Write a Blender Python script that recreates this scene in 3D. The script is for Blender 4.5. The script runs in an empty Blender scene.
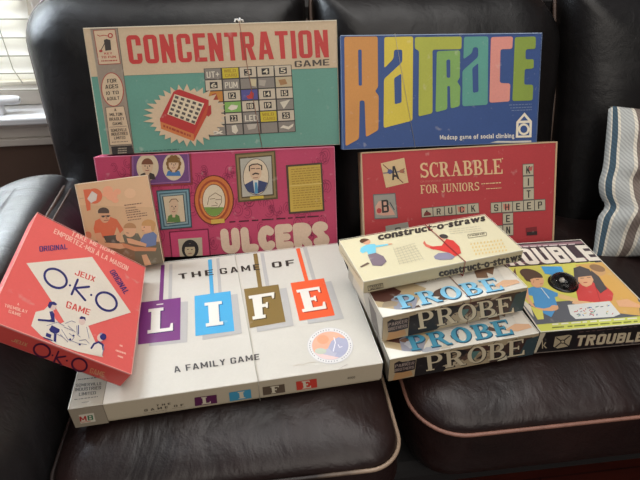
import bpy, bmesh, math, random
from mathutils import Vector, Matrix
random.seed(7)
sc = bpy.context.scene
COL = sc.collection
PI = math.pi

# ------------------------------------------------------------------ camera
PITCH, CAM_H, FPX = 0.60003, 0.70013, 520.0
CAM = Vector((0, 0, CAM_H))
cd = bpy.data.cameras.new('camera')
cam = bpy.data.objects.new('camera', cd); COL.objects.link(cam)
cam.location = CAM
cam.rotation_euler = (PI/2 - PITCH, 0, 0)
cd.sensor_width = 36.0; cd.lens = 36.0 * FPX / 640.0
cd.clip_start = 0.02
sc.camera = cam

def ray(px, py):
    cp, sp = math.cos(PITCH), math.sin(PITCH)
    a, b = (px - 320) / FPX, -(py - 240) / FPX
    return Vector((a, cp + b * sp, -sp + b * cp))

# ------------------------------------------------------------------ helpers
def lin(c):
    c = c / 255.0
    return c / 12.92 if c <= 0.04045 else ((c + 0.055) / 1.055) ** 2.4
def rgb(r, g, b): return (lin(r), lin(g), lin(b), 1.0)

def tag(o, label=None, cat=None, group=None, kind=None):
    if label: o['label'] = label
    if cat: o['category'] = cat
    if group: o['group'] = group
    if kind: o['kind'] = kind
    return o
def empty(name, loc=(0, 0, 0), rot=None):
    o = bpy.data.objects.new(name, None); COL.objects.link(o)
    o.empty_display_size = 0.05
    if rot is not None:
        m = rot.to_4x4(); m.translation = Vector(loc); o.matrix_world = m
    else:
        o.location = loc
    return o
def link(name, me, mat=None, parent=None, smooth=False):
    o = bpy.data.objects.new(name, me); COL.objects.link(o)
    if mat: me.materials.append(mat)
    if parent: o.parent = parent
    if smooth:
        for p in me.polygons: p.use_smooth = True
    return o

class MB:
    """vertices, faces and one colour for each face"""
    def __init__(s): s.v = []; s.f = []; s.c = []
    def poly(s, pts, col=(1, 1, 1, 1)):
        i = len(s.v); s.v += [tuple(p) for p in pts]
        s.f.append(tuple(range(i, i + len(pts)))); s.c.append(col)
    def mesh(s, vs, fs, col=(1, 1, 1, 1)):
        i = len(s.v); s.v += [tuple(p) for p in vs]
        for f in fs: s.f.append(tuple(i + k for k in f)); s.c.append(col)
    def box(s, a, b, col=(1, 1, 1, 1)):
        x0, y0, z0 = a; x1, y1, z1 = b
        vs = [(x0,y0,z0),(x1,y0,z0),(x1,y1,z0),(x0,y1,z0),(x0,y0,z1),(x1,y0,z1),(x1,y1,z1),(x0,y1,z1)]
        s.mesh(vs, [(0,3,2,1),(4,5,6,7),(0,1,5,4),(1,2,6,5),(2,3,7,6),(3,0,4,7)], col)
    def tube(s, pts, r, n=8, col=(1, 1, 1, 1), closed=False):
        pts = [Vector(p) for p in pts]; N = len(pts); rings = []
        up = Vector((0, 0, 1)); vs = []; fs = []
        for i, p in enumerate(pts):
            if closed: d = pts[(i+1) % N] - pts[i-1]
            else: d = pts[min(i+1, N-1)] - pts[max(i-1, 0)]
            d.normalize()
            a = d.cross(up)
            if a.length < 1e-4: a = d.cross(Vector((0, 1, 0)))
            a.normalize(); b = a.cross(d)
            for k in range(n):
                t = 2*PI*k/n; vs.append(p + (a*math.cos(t) + b*math.sin(t))*r)
        M = N if closed else N-1
        for i in range(M):
            j = (i+1) % N
            for k in range(n):
                k2 = (k+1) % n
                fs.append((i*n+k, i*n+k2, j*n+k2, j*n+k))
        if not closed:
            fs.append(tuple(range(n))[::-1]); fs.append(tuple((N-1)*n+k for k in range(n)))
        s.mesh(vs, fs, col)
    def build(s, name, mat, parent=None, smooth=False, weld=False, bevel=0, recalc=True):
        me = bpy.data.meshes.new(name)
        me.from_pydata(s.v, [], s.f)
        ca = me.color_attributes.new('Col', 'FLOAT_COLOR', 'CORNER')
        k = 0
        for p, c in zip(me.polygons, s.c):
            for _ in range(p.loop_total):
                ca.data[k].color = c; k += 1
        if weld or bevel:
            bm = bmesh.new(); bm.from_mesh(me)
            bmesh.ops.remove_doubles(bm, verts=bm.verts, dist=1e-5)
            if bevel:
                es = [e for e in bm.edges if len(e.link_faces) == 2 and e.calc_face_angle() > 0.6]
                bmesh.ops.bevel(bm, geom=es, offset=bevel, segments=2, affect='EDGES', profile=0.5)
            if recalc: bmesh.ops.recalc_face_normals(bm, faces=bm.faces)
            bm.to_mesh(me); bm.free()
        return link(name, me, mat, parent, smooth)

# ------------------------------------------------------------------ materials
def new_mat(name):
    m = bpy.data.materials.new(name); m.use_nodes = True
    nt = m.node_tree; b = nt.nodes['Principled BSDF']
    return m, nt, b
def N(nt, t, **kw):
    n = nt.nodes.new(t)
    for k, v in kw.items(): setattr(n, k, v)
    return n
def plain(name, col, rough=0.5, metal=0.0, noise=0.08, scale=30):
    m, nt, b = new_mat(name)
    tc = N(nt, 'ShaderNodeTexCoord'); ns = N(nt, 'ShaderNodeTexNoise')
    ns.inputs['Scale'].default_value = scale; ns.inputs['Detail'].default_value = 4
    nt.links.new(tc.outputs['Object'], ns.inputs['Vector'])
    mr = N(nt, 'ShaderNodeMapRange'); mr.inputs['To Min'].default_value = 1-noise; mr.inputs['To Max'].default_value = 1+noise
    nt.links.new(ns.outputs['Fac'], mr.inputs['Value'])
    mx = N(nt, 'ShaderNodeVectorMath', operation='SCALE'); mx.inputs[0].default_value = col[:3]
    nt.links.new(mr.outputs[0], mx.inputs['Scale'])
    nt.links.new(mx.outputs[0], b.inputs['Base Color'])
    b.inputs['Roughness'].default_value = rough; b.inputs['Metallic'].default_value = metal
    return m
def card_mat(name, rough, wear, grain, spec=0.45):
    """printed card: colour attribute for the print, scuffs and paper grain from noise"""
    m, nt, b = new_mat(name)
    ca = N(nt, 'ShaderNodeVertexColor'); ca.layer_name = 'Col'
    tc = N(nt, 'ShaderNodeTexCoord')
    n1 = N(nt, 'ShaderNodeTexNoise'); n1.inputs['Scale'].default_value = 14; n1.inputs['Detail'].default_value = 6
    n2 = N(nt, 'ShaderNodeTexNoise'); n2.inputs['Scale'].default_value = 260; n2.inputs['Detail'].default_value = 3
    for n in (n1, n2): nt.links.new(tc.outputs['Object'], n.inputs['Vector'])
    a = N(nt, 'ShaderNodeMapRange'); a.inputs['To Min'].default_value = 1-wear; a.inputs['To Max'].default_value = 1+wear
    nt.links.new(n1.outputs['Fac'], a.inputs['Value'])
    c = N(nt, 'ShaderNodeMapRange'); c.inputs['To Min'].default_value = 1-grain; c.inputs['To Max'].default_value = 1+grain
    nt.links.new(n2.outputs['Fac'], c.inputs['Value'])
    mu = N(nt, 'ShaderNodeMath', operation='MULTIPLY')
    nt.links.new(a.outputs[0], mu.inputs[0]); nt.links.new(c.outputs[0], mu.inputs[1])
    v = N(nt, 'ShaderNodeVectorMath', operation='SCALE')
    nt.links.new(ca.outputs['Color'], v.inputs[0]); nt.links.new(mu.outputs[0], v.inputs['Scale'])
    # pale scuffs where a stretched noise peaks
    n3 = N(nt, 'ShaderNodeTexNoise'); n3.inputs['Scale'].default_value = 45; n3.inputs['Detail'].default_value = 8
    nt.links.new(tc.outputs['Object'], n3.inputs['Vector'])
    s = N(nt, 'ShaderNodeMapRange'); s.inputs['From Min'].default_value = 0.64; s.inputs['From Max'].default_value = 0.78
    s.inputs['To Max'].default_value = 0.35
    nt.links.new(n3.outputs['Fac'], s.inputs['Value'])
    mix = N(nt, 'ShaderNodeMix', data_type='RGBA')
    nt.links.new(s.outputs[0], mix.inputs['Factor'])
    nt.links.new(v.outputs[0], mix.inputs[6]); mix.inputs[7].default_value = (.62, .56, .48, 1)
    nt.links.new(mix.outputs[2], b.inputs['Base Color'])
    b.inputs['Roughness'].default_value = rough
    b.inputs['Specular IOR Level'].default_value = spec
    bp = N(nt, 'ShaderNodeBump'); bp.inputs['Strength'].default_value = 0.05; bp.inputs['Distance'].default_value = 0.002
    nt.links.new(n1.outputs['Fac'], bp.inputs['Height']); nt.links.new(bp.outputs[0], b.inputs['Normal'])
    return m
def leather(name, c1, c2, rough=0.36, wr=1.0, stretch=(1, 1, 1), spec=.5, big=1.0):
    m, nt, b = new_mat(name)
    b.inputs['Specular IOR Level'].default_value = spec
    tc = N(nt, 'ShaderNodeTexCoord')
    mp = N(nt, 'ShaderNodeMapping'); mp.inputs['Scale'].default_value = stretch
    nt.links.new(tc.outputs['Object'], mp.inputs['Vector'])
    n1 = N(nt, 'ShaderNodeTexNoise'); n1.inputs['Scale'].default_value = 7; n1.inputs['Detail'].default_value = 5; n1.inputs['Distortion'].default_value = 0.8
    vo = N(nt, 'ShaderNodeTexVoronoi'); vo.inputs['Scale'].default_value = 330
    n2 = N(nt, 'ShaderNodeTexNoise'); n2.inputs['Scale'].default_value = 24; n2.inputs['Detail'].default_value = 6; n2.inputs['Distortion'].default_value = 1.5
    for n in (n1, n2): nt.links.new(mp.outputs[0], n.inputs['Vector'])
    nt.links.new(tc.outputs['Object'], vo.inputs['Vector'])
    cr = N(nt, 'ShaderNodeValToRGB'); cr.color_ramp.elements[0].position = 0.35; cr.color_ramp.elements[1].position = 0.7
    cr.color_ramp.elements[0].color = c1; cr.color_ramp.elements[1].color = c2
    nt.links.new(n1.outputs['Fac'], cr.inputs['Fac']); nt.links.new(cr.outputs[0], b.inputs['Base Color'])
    mr = N(nt, 'ShaderNodeMapRange'); mr.inputs['To Min'].default_value = rough-.06; mr.inputs['To Max'].default_value = rough+.14
    nt.links.new(n2.outputs['Fac'], mr.inputs['Value']); nt.links.new(mr.outputs[0], b.inputs['Roughness'])
    b1 = N(nt, 'ShaderNodeBump'); b1.inputs['Strength'].default_value = 0.30*wr; b1.inputs['Distance'].default_value = 0.012*big
    nt.links.new(n1.outputs['Fac'], b1.inputs['Height'])
    b2 = N(nt, 'ShaderNodeBump'); b2.inputs['Strength'].default_value = 0.28*wr; b2.inputs['Distance'].default_value = 0.004
    nt.links.new(n2.outputs['Fac'], b2.inputs['Height']); nt.links.new(b1.outputs[0], b2.inputs['Normal'])
    b3 = N(nt, 'ShaderNodeBump'); b3.inputs['Strength'].default_value = 0.18; b3.inputs['Distance'].default_value = 0.0006
    nt.links.new(vo.outputs['Distance'], b3.inputs['Height']); nt.links.new(b2.outputs[0], b3.inputs['Normal'])
    nt.links.new(b3.outputs[0], b.inputs['Normal'])
    return m

M_card = card_mat('printed_card', 0.55, 0.10, 0.10)
M_gloss = card_mat('glossy_printed_card', 0.36, 0.05, 0.04, 0.5)
M_back = leather('dark_back_leather', rgb(12, 10, 10), rgb(22, 19, 19), 0.34, 0.8, spec=.32)
M_seat = leather('brown_seat_leather', rgb(22, 13, 12), rgb(40, 25, 23), 0.36, 1.25, (1, .6, 1), spec=.42, big=2.2)
M_arm = leather('black_arm_leather', rgb(22, 20, 22), rgb(36, 33, 35), 0.42, 1.5, (.4, 2.0, 1), spec=1.0)
_b = M_arm.node_tree.nodes['Principled BSDF']; _b.inputs['Coat Weight'].default_value = .35; _b.inputs['Coat Roughness'].default_value = .42
M_pipe = plain('worn_tan_piping', rgb(132, 92, 78), 0.5, 0, 0.4, 40)
def graded_pipe():
    """dark piping turning pale towards its right-hand end"""
    m, nt, b = new_mat('dark_to_pale_piping')
    tc = N(nt, 'ShaderNodeTexCoord'); sp = N(nt, 'ShaderNodeSeparateXYZ'); nt.links.new(tc.outputs['Object'], sp.inputs[0])
    ns = N(nt, 'ShaderNodeTexNoise'); ns.inputs['Scale'].default_value = 30; nt.links.new(tc.outputs['Object'], ns.inputs['Vector'])
    ad = N(nt, 'ShaderNodeMath', operation='MULTIPLY_ADD'); ad.inputs[1].default_value = .12; nt.links.new(ns.outputs['Fac'], ad.inputs[0]); nt.links.new(sp.outputs['X'], ad.inputs[2])
    mr = N(nt, 'ShaderNodeMapRange'); mr.inputs['From Min'].default_value = .10; mr.inputs['From Max'].default_value = .20
    nt.links.new(ad.outputs[0], mr.inputs['Value'])
    mx = N(nt, 'ShaderNodeMix', data_type='RGBA'); nt.links.new(mr.outputs[0], mx.inputs['Factor'])
    mx.inputs[6].default_value = rgb(40, 30, 28); mx.inputs[7].default_value = rgb(150, 128, 108)
    nt.links.new(mx.outputs[2], b.inputs['Base Color']); b.inputs['Roughness'].default_value = .5
    return m
M_pipe_l = graded_pipe()
M_pipe_d = plain('dark_piping', rgb(84, 68, 60), 0.45, 0, 0.3, 60)
M_base = plain('dark_sofa_base', rgb(13, 10, 10), 0.85)
M_white = plain('white_paint', rgb(205, 204, 205), 0.4, 0, 0.03, 20)
M_trim = plain('white_window_trim', rgb(205, 198, 190), 0.45, 0, 0.03, 20)
M_wall = plain('brown_wall_paint', rgb(92, 72, 62), 0.8, 0, 0.06, 25)
M_rail = plain('blind_rail', rgb(225, 218, 200), 0.5, 0, 0.03, 40)
def slat_mat():
    m = plain('blind_slat', rgb(244, 241, 234), 0.5, 0, 0.03, 40); nt = m.node_tree; b = nt.nodes['Principled BSDF']
    tr = N(nt, 'ShaderNodeBsdfTranslucent'); tr.inputs['Color'].default_value = rgb(246, 246, 244)
    mx = N(nt, 'ShaderNodeMixShader'); mx.inputs[0].default_value = .32
    nt.links.new(b.outputs[0], mx.inputs[1]); nt.links.new(tr.outputs[0], mx.inputs[2]); nt.links.new(mx.outputs[0], nt.nodes['Material Output'].inputs['Surface'])
    return m
M_slat = slat_mat()
def pane_mat():
    m = bpy.data.materials.new('window_glass'); m.use_nodes = True; nt = m.node_tree; nt.nodes.clear()
    out = N(nt, 'ShaderNodeOutputMaterial'); t = N(nt, 'ShaderNodeBsdfTransparent'); g = N(nt, 'ShaderNodeBsdfGlossy'); g.inputs['Roughness'].default_value = .03
    t.inputs['Color'].default_value = (.94, .96, .95, 1)
    f = N(nt, 'ShaderNodeFresnel'); f.inputs['IOR'].default_value = 1.45; mx = N(nt, 'ShaderNodeMixShader')
    nt.links.new(f.outputs[0], mx.inputs[0]); nt.links.new(t.outputs[0], mx.inputs[1]); nt.links.new(g.outputs[0], mx.inputs[2]); nt.links.new(mx.outputs[0], out.inputs['Surface'])
    return m
M_pane = pane_mat()
M_cord = plain('blind_cord', rgb(170, 165, 150), 0.7)  # also the tone of the shade strips along the slats
M_band = plain('elastic_band', rgb(120, 70, 50), 0.6)
M_band_red = plain('red_elastic_band', rgb(140, 30, 30), 0.6)
M_knot = plain('white_thread', rgb(225, 222, 218), 0.8)
M_dome_base = plain('popper_black', rgb(14, 13, 14), 0.25)
def glass_mat(name, rough=0.02):
    m, nt, b = new_mat(name)
    b.inputs['Transmission Weight'].default_value = 1; b.inputs['Roughness'].default_value = rough
    b.inputs['IOR'].default_value = 1.3
    ns = N(nt, 'ShaderNodeTexNoise'); ns.inputs['Scale'].default_value = 12
    bp = N(nt, 'ShaderNodeBump'); bp.inputs['Strength'].default_value = 0.02
    nt.links.new(ns.outputs['Fac'], bp.inputs['Height']); nt.links.new(bp.outputs[0], b.inputs['Normal'])
    return m
M_glass = glass_mat('clear_glass')
M_dome = glass_mat('clear_plastic_dome', 0.04)
def wood_floor():
    m, nt, b = new_mat('red_brown_wood_floor')
    tc = N(nt, 'ShaderNodeTexCoord'); mp = N(nt, 'ShaderNodeMapping'); mp.inputs['Scale'].default_value = (2, 14, 1)
    ns = N(nt, 'ShaderNodeTexNoise'); ns.inputs['Scale'].default_value = 5; ns.inputs['Detail'].default_value = 8
    nt.links.new(tc.outputs['Object'], mp.inputs[0]); nt.links.new(mp.outputs[0], ns.inputs['Vector'])
    br = N(nt, 'ShaderNodeTexBrick'); br.inputs['Scale'].default_value = 1.0
    br.inputs['Brick Width'].default_value = 1.2; br.inputs['Row Height'].default_value = 0.09; br.inputs['Mortar Size'].default_value = 0.002
    br.inputs['Color1'].default_value = (.9, .9, .9, 1); br.inputs['Color2'].default_value = (1.15, 1.1, 1.1, 1); br.inputs['Mortar'].default_value = (.3, .3, .3, 1)
    nt.links.new(tc.outputs['Object'], br.inputs['Vector'])
    cr = N(nt, 'ShaderNodeValToRGB'); cr.color_ramp.elements[0].color = rgb(38, 12, 8); cr.color_ramp.elements[1].color = rgb(74, 26, 17)
    nt.links.new(ns.outputs['Fac'], cr.inputs['Fac'])
    mx = N(nt, 'ShaderNodeMix', data_type='RGBA', blend_type='MULTIPLY'); mx.inputs['Factor'].default_value = 1
    nt.links.new(cr.outputs[0], mx.inputs[6]); nt.links.new(br.outputs['Color'], mx.inputs[7])
    nt.links.new(mx.outputs[2], b.inputs['Base Color']); b.inputs['Roughness'].default_value = 0.4
    return m
M_floor = wood_floor()
def pillow_mat():
    m, nt, b = new_mat('striped_pillow_cloth')
    uv = N(nt, 'ShaderNodeUVMap'); uv.uv_map = 'UVMap'
    sx = N(nt, 'ShaderNodeSeparateXYZ'); nt.links.new(uv.outputs[0], sx.inputs[0])
    cr = N(nt, 'ShaderNodeValToRGB'); r = cr.color_ramp; r.interpolation = 'CONSTANT'
    G = rgb(176, 177, 173); Wc = rgb(214, 206, 190); NV = rgb(62, 84, 98); BR = rgb(120, 106, 98)
    st = [(0, G), (.012, Wc), (.018, NV), (.040, Wc), (.054, G), (.112, Wc), (.128, BR), (.166, Wc), (.182, G), (.30, Wc), (.32, NV), (.35, Wc), (.37, G), (.49, Wc), (.51, BR), (.55, Wc), (.57, G), (.72, Wc), (.74, NV), (.78, G)]
    r.elements[0].position = 0; r.elements[0].color = st[0][1]
    r.elements[1].position = st[1][0]; r.elements[1].color = st[1][1]
    for p, c in st[2:]:
        e = r.elements.new(p); e.color = c
    nt.links.new(sx.outputs[0], cr.inputs['Fac'])
    wv = N(nt, 'ShaderNodeTexWave'); wv.inputs['Scale'].default_value = 20; wv.inputs['Distortion'].default_value = 3; wv.inputs['Detail'].default_value = 2
    mp = N(nt, 'ShaderNodeMapping'); mp.inputs['Rotation'].default_value = (0, 0, -0.65)
    nt.links.new(uv.outputs[0], mp.inputs[0]); nt.links.new(mp.outputs[0], wv.inputs['Vector'])
    mr = N(nt, 'ShaderNodeMapRange'); mr.inputs['To Min'].default_value = 0.74; mr.inputs['To Max'].default_value = 1.06
    nt.links.new(wv.outputs['Fac'], mr.inputs['Value'])
    v = N(nt, 'ShaderNodeVectorMath', operation='SCALE')
    nt.links.new(cr.outputs[0], v.inputs[0]); nt.links.new(mr.outputs[0], v.inputs['Scale'])
    nt.links.new(v.outputs[0], b.inputs['Base Color']); b.inputs['Roughness'].default_value = 0.9
    return m
M_pillow = pillow_mat()

# ------------------------------------------------------------------ lettering
# plain letters come from Blender's built-in font, each turned into a mesh once
CAP = None
GL = {}
def load_glyphs():
    global CAP
    chars = "ABCDEFGHIJKLMNOPQRSTUVWXYZabcdefghijklmnopqrstuvwxyz0123456789-+&À?."
    obs = []
    for bold in (0, 1):
        for ch in chars:
            cu = bpy.data.curves.new('g', 'FONT'); cu.body = ch; cu.size = 1.0
            cu.offset = (0.034 if ch.islower() and ch not in 'meag' else 0.024 if ch in 'eag' else 0.015) if bold else 0.0
            cu.resolution_u = 3
            o = bpy.data.objects.new('g', cu); COL.objects.link(o); obs.append((ch, bold, o))
    dg = bpy.context.evaluated_depsgraph_get()
    for ch, bold, o in obs:
        me = bpy.data.meshes.new_from_object(o.evaluated_get(dg))
        vs = [(v.co.x, v.co.y) for v in me.vertices]; fs = [tuple(p.vertices) for p in me.polygons]
        x0 = min(v[0] for v in vs); x1 = max(v[0] for v in vs)
        GL[(ch, bold)] = ([(x-x0, y) for x, y in vs], fs, x1-x0)
        bpy.data.meshes.remove(me)
    CAP = max(v[1] for v in GL[('H', 0)][0])
    for ch, bold, o in obs:
        cu = o.data; bpy.data.objects.remove(o); bpy.data.curves.remove(cu)
load_glyphs()

def lay_plain(s, bold, gap=0.10):
    x = 0; out = []
    for ch in s:
        if ch == ' ': x += 0.30; continue
        vs, fs, w = GL[(ch, bold)]
        out.append(([(a + x, b / CAP) for a, b in vs], fs)); x += w + gap
    return out, x - gap

# letters with serifs, and round fat letters, are drawn as strokes in a unit-high box
def arc(cx, cy, rx, ry, a0, a1, tx, ty, n=14):
    """ring sector; tx / ty = thickness where the ring runs up / across"""
    vs = []; fs = []
    for i in range(n+1):
        a = math.radians(a0 + (a1-a0)*i/n); c, s_ = math.cos(a), math.sin(a)
        vs.append((cx + rx*c, cy + ry*s_)); vs.append((cx + (rx-tx)*c, cy + (ry-ty)*s_))
    for i in range(n): fs.append((2*i, 2*i+2, 2*i+3, 2*i+1))
    return vs, fs
def rc(x0, y0, x1, y1): return [(x0, y0), (x1, y0), (x1, y1), (x0, y1)], [(0, 1, 2, 3)]
def pg(*p): return list(p), [tuple(range(len(p)))]
def serif_glyph(ch, t=0.20, h=0.07):
    s = 0.09
    def stem(x): return [rc(x, 0, x+t, 1), rc(x-s, 0, x+t+s, h), rc(x-s, 1-h, x+t+s, 1)]
    A = []
    if ch == 'L': A = stem(s) + [rc(s, 0, .72, h), pg((.60, 0), (.72, 0), (.72, .30), (.66, .30))]; w = .72
    elif ch == 'I': A = stem(s); w = t+2*s
    elif ch == 'F' or ch == 'E':
        A = stem(s) + [rc(s, 1-h, .70, 1), pg((.60, 1), (.70, 1), (.70, .74), (.65, .74)), rc(s, .5-h/2, .50, .5+h/2), rc(.46, .38, .52, .62)]
        w = .72
        if ch == 'E': A += [rc(s, 0, .74, h), pg((.62, 0), (.76, 0), (.76, .30), (.70, .30))]; w = .76
    elif ch == 'P': A = stem(s) + [rc(s, 1-h, .42, 1), rc(s, .44, .42, .44+h), arc(.40, .72, .32, .28, -90, 90, t, h)]; w = .73
    elif ch == 'R': A = stem(s) + [rc(s, 1-h, .42, 1), rc(s, .47, .42, .47+h), arc(.40, .735, .30, .265, -90, 90, t, h), pg((.36, .5), (.56, .5), (.78, h), (.88, h), (.88, 0), (.64, 0))]; w = .88
    elif ch == 'B': A = stem(s) + [rc(s, 1-h, .42, 1), rc(s, .5-h/2, .42, .5+h/2), rc(s, 0, .42, h), arc(.40, .745, .29, .255, -90, 90, t, h), arc(.40, .265, .36, .265, -90, 90, t, h)]; w = .76
    elif ch == 'O': A = [arc(.40, .5, .40, .52, 0, 360, t, h, 28)]; w = .80
    elif ch == 'C': A = [arc(.40, .5, .40, .52, 50, 310, t, h, 22), pg((.62, .98), (.70, .98), (.70, .66), (.66, .66)), rc(.60, .12, .70, .20)]; w = .72
    elif ch == 'S': A = [arc(.34, .74, .32, .28, 30, 270, t*.85, h*1.4), arc(.34, .27, .34, .29, -150, 90, t*.85, h*1.4), pg((.54, 1.0), (.62, 1.0), (.62, .72), (.58, .72)), pg((.02, 0), (.10, 0), (.08, .28), (.02, .28))]; w = .68
    elif ch == 'A': A = [pg((.10, 0), (.18, 0), (.46, .92), (.40, 1)), pg((.34, 1), (.50, 1), (.82, 0), (.60, 0)), rc(.20, .30, .66, .30+h), rc(0, 0, .28, h), rc(.50, 0, .92, h)]; w = .92
    elif ch == 'U': A = [rc(s, .30, s+t, 1), rc(0, 1-h, t+2*s, 1), rc(.66, .30, .74, 1), rc(.56, 1-h, .84, 1), arc(.415, .31, .325, .33, 180, 360, t*.8, h*1.3)]; w = .84
    elif ch == 'N': A = [rc(s, 0, s+.08, 1), rc(0, 0, .26, h), rc(.74, 0, .82, 1), rc(.64, 1-h, .92, 1), pg((0, 1), (.26, 1), (.82, 0), (.72, 0))]; w = .92
    elif ch == 'J': A = [rc(.28, .2, .28+t, 1), rc(.19, 1-h, .57, 1), arc(.24, .2, .24, .22, 180, 360, t*.7, h*1.4)]; w = .57
    else: return None
    return A, w
def lay_serif(s, t=0.20, h=0.07, gap=0.08):
    x = 0; out = []
    for ch in s:
        if ch == ' ': x += 0.4; continue
        A, w = serif_glyph(ch, t, h)
        for vs, fs in A: out.append(([(a+x, b) for a, b in vs], fs))
        x += w + gap
    return out, x - gap
def thick(pts, w, closed=False):
    """round-ended thick stroke as polygons"""
    out = []
    for (x0, y0), (x1, y1) in zip(pts[:-1], pts[1:]):
        d = math.hypot(x1-x0, y1-y0) or 1e-9; nx, ny = -(y1-y0)/d*w/2, (x1-x0)/d*w/2
        out.append(pg((x0+nx, y0+ny), (x0-nx, y0-ny), (x1-nx, y1-ny), (x1+nx, y1+ny)))
    for x, y in pts:
        out.append(pg(*[(x+w/2*math.cos(2*PI*k/12), y+w/2*math.sin(2*PI*k/12)) for k in range(12)]))
    return out
def fat_glyph(ch):
    w = .33; a = w/2
    def bow(cx, cy, rx, ry, a0, a1): return [(cx+rx*math.cos(math.radians(a0+(a1-a0)*i/8)), cy+ry*math.sin(math.radians(a0+(a1-a0)*i/8))) for i in range(9)]
    if ch == 'U': return thick([(a, 1-a), (a, .35)] + bow(.38, .35, .38-a, .35-a, 180, 360) + [(.76-a, 1-a)], w), .76
    if ch == 'L': return thick([(a, 1-a), (a, a), (.52, a)], w), .62
    if ch == 'C': return thick(bow(.38, .5, .38-a, .5-a, 50, 310), w), .66
    if ch == 'E': return thick([(.56, 1-a), (a, 1-a), (a, a), (.56, a)], w) + thick([(a, .5), (.48, .5)], w*.85), .68
    if ch == 'R': return thick([(a, a), (a, 1-a)] + bow(.40, .70, .32-a+.04, .30-a, 90, -90) + [(a, .42)], w) + thick([(.36, .42), (.58, a)], w), .72
    if ch == 'S': return thick(bow(.34, .72, .34-a, .28-a, 30, 250) + bow(.34, .28, .34-a, .28-a, 70, -150), w), .66
def block_glyph(ch, t=.18, h=.15, w=.56, r=.17):
    L, Rt = rc(0, r, t, 1-r), rc(w-t, r, w, 1-r); Tp, Bt = rc(r, 1-h, w-r, 1), rc(r, 0, w-r, h)
    c = {'tl': arc(r, 1-r, r, r, 90, 180, t, h, 6), 'tr': arc(w-r, 1-r, r, r, 0, 90, t, h, 6), 'bl': arc(r, r, r, r, 180, 270, t, h, 6), 'br': arc(w-r, r, r, r, 270, 360, t, h, 6)}
    st = rc(0, 0, t, 1)
    if ch == 'O': return [L, Rt, Tp, Bt] + list(c.values()), w
    if ch == 'C': return [L, Tp, Bt, rc(w-t, .64, w, 1-r), rc(w-t, r, w, .36)] + list(c.values()), w
    if ch == 'N': return [st, rc(w-t, 0, w, 1), pg((0, 1), (t, 1), (w, 0), (w-t, 0))], w
    if ch == 'E': return [st, rc(t, 1-h, w*.9, 1), rc(t, .5-h/2, w*.8, .5+h/2), rc(t, 0, w*.9, h)], w*.9
    if ch == 'L': return [st, rc(t, 0, w*.9, h)], w*.9
    if ch == 'T': return [rc(0, 1-h, w*.95, 1), rc(w*.475-t/2, 0, w*.475+t/2, 1-h)], w*.95
    if ch == 'I': return [st], t
    if ch == 'U': return [rc(0, r, t, 1), rc(w-t, r, w, 1), Bt, c['bl'], c['br']], w
    if ch == 'A': return [pg((0, 0), (t, 0), (w/2+t*.32, 1), (w/2-t*.62, 1)), pg((w/2-t*.32, 1), (w/2+t*.62, 1), (w+.06, 0), (w+.06-t, 0)), rc(w*.26, .20, w*.80, .20+h)], w+.06
    if ch == 'H': return [st, rc(w-t, 0, w, 1), rc(t, .5-h/2, w-t, .5+h/2)], w
    if ch == 'M':
        w = .70; c0 = w/2
        return [st, rc(w-t, 0, w, 1), pg((0, 1), (t, 1), (c0+t*.42, .22), (c0-t*.42, .22)), pg((w-t, 1), (w, 1), (c0+t*.42, .22), (c0-t*.42, .22))], w
    if ch == 'W':
        w = .78; k = w/2
        return [pg((0, 1), (t, 1), (w*.27+t*.4, 0), (w*.27-t*.5, 0)), pg((w*.27-t*.4, 0), (w*.27+t*.4, 0), (k+t*.4, .9), (k-t*.4, .9)), pg((w*.73-t*.4, 0), (w*.73+t*.4, 0), (k+t*.4, .9), (k-t*.4, .9)), pg((w, 1), (w-t, 1), (w*.73-t*.4, 0), (w*.73+t*.5, 0))], w
    if ch == 'V': return [pg((0, 1), (t, 1), (w/2+t*.45, 0), (w/2-t*.45, 0)), pg((w-t, 1), (w, 1), (w/2+t*.45, 0), (w/2-t*.45, 0))], w
    if ch == 'Y': return [rc(w/2-t/2, 0, w/2+t/2, .5), pg((0, 1), (t, 1), (w/2+t/2, .45), (w/2-t/2, .45)), pg((w-t, 1), (w, 1), (w/2+t/2, .45), (w/2-t/2, .45))], w
    if ch == 'X': return [pg((0, 1), (t, 1), (w, 0), (w-t, 0)), pg((w-t, 1), (w, 1), (t, 0), (0, 0))], w
    if ch == 'F': return [st, rc(t, 1-h, w*.9, 1), rc(t, .48-h/2, w*.8, .48+h/2)], w*.88
    if ch == 'D': return [st, rc(t, 1-h, w-r, 1), rc(t, 0, w-r, h), Rt, c['tr'], c['br']], w
    if ch == 'J': return [rc(w-t, r, w, 1), Bt, c['bl'], c['br'], rc(0, r, t, .34)], w
    if ch == 'K': return [st, pg((t, .58), (t, .34), (w, 1), (w-t*1.15, 1)), pg((t*1.2, .52), (t*2.1, .66), (w+.03, 0), (w+.03-t*1.15, 0))], w+.03
    if ch == 'G': return [L, Tp, Bt, rc(w-t, .66, w, 1-r), rc(w-t, r, w, .46), rc(w*.52, .46-h*.8, w-t, .46)] + list(c.values()), w
    if ch == 'S':
        m = .43
        return [Tp, Bt, c['tl'], c['tr'], c['bl'], c['br'], rc(w-t, .70, w, 1-r), rc(0, r, t, .30), rc(0, m+r, t, 1-r), rc(w-t, r, w, m+h-r), rc(r, m, w-r, m+h),
                arc(r, m+r, r, r, 180, 270, t, h, 6), arc(w-r, m+h-r, r, r, 0, 90, t, h, 6)], w
    if ch == '-': return [rc(0, .40, .30, .54)], .30
    if ch == 'À':
        A, w2 = block_glyph('A', t, h, w, r); return A + [pg((.12, 1.24), (.28, 1.24), (.40, 1.06), (.28, 1.06))], w2
    if ch not in 'PRB': return None
    m = .44
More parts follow.
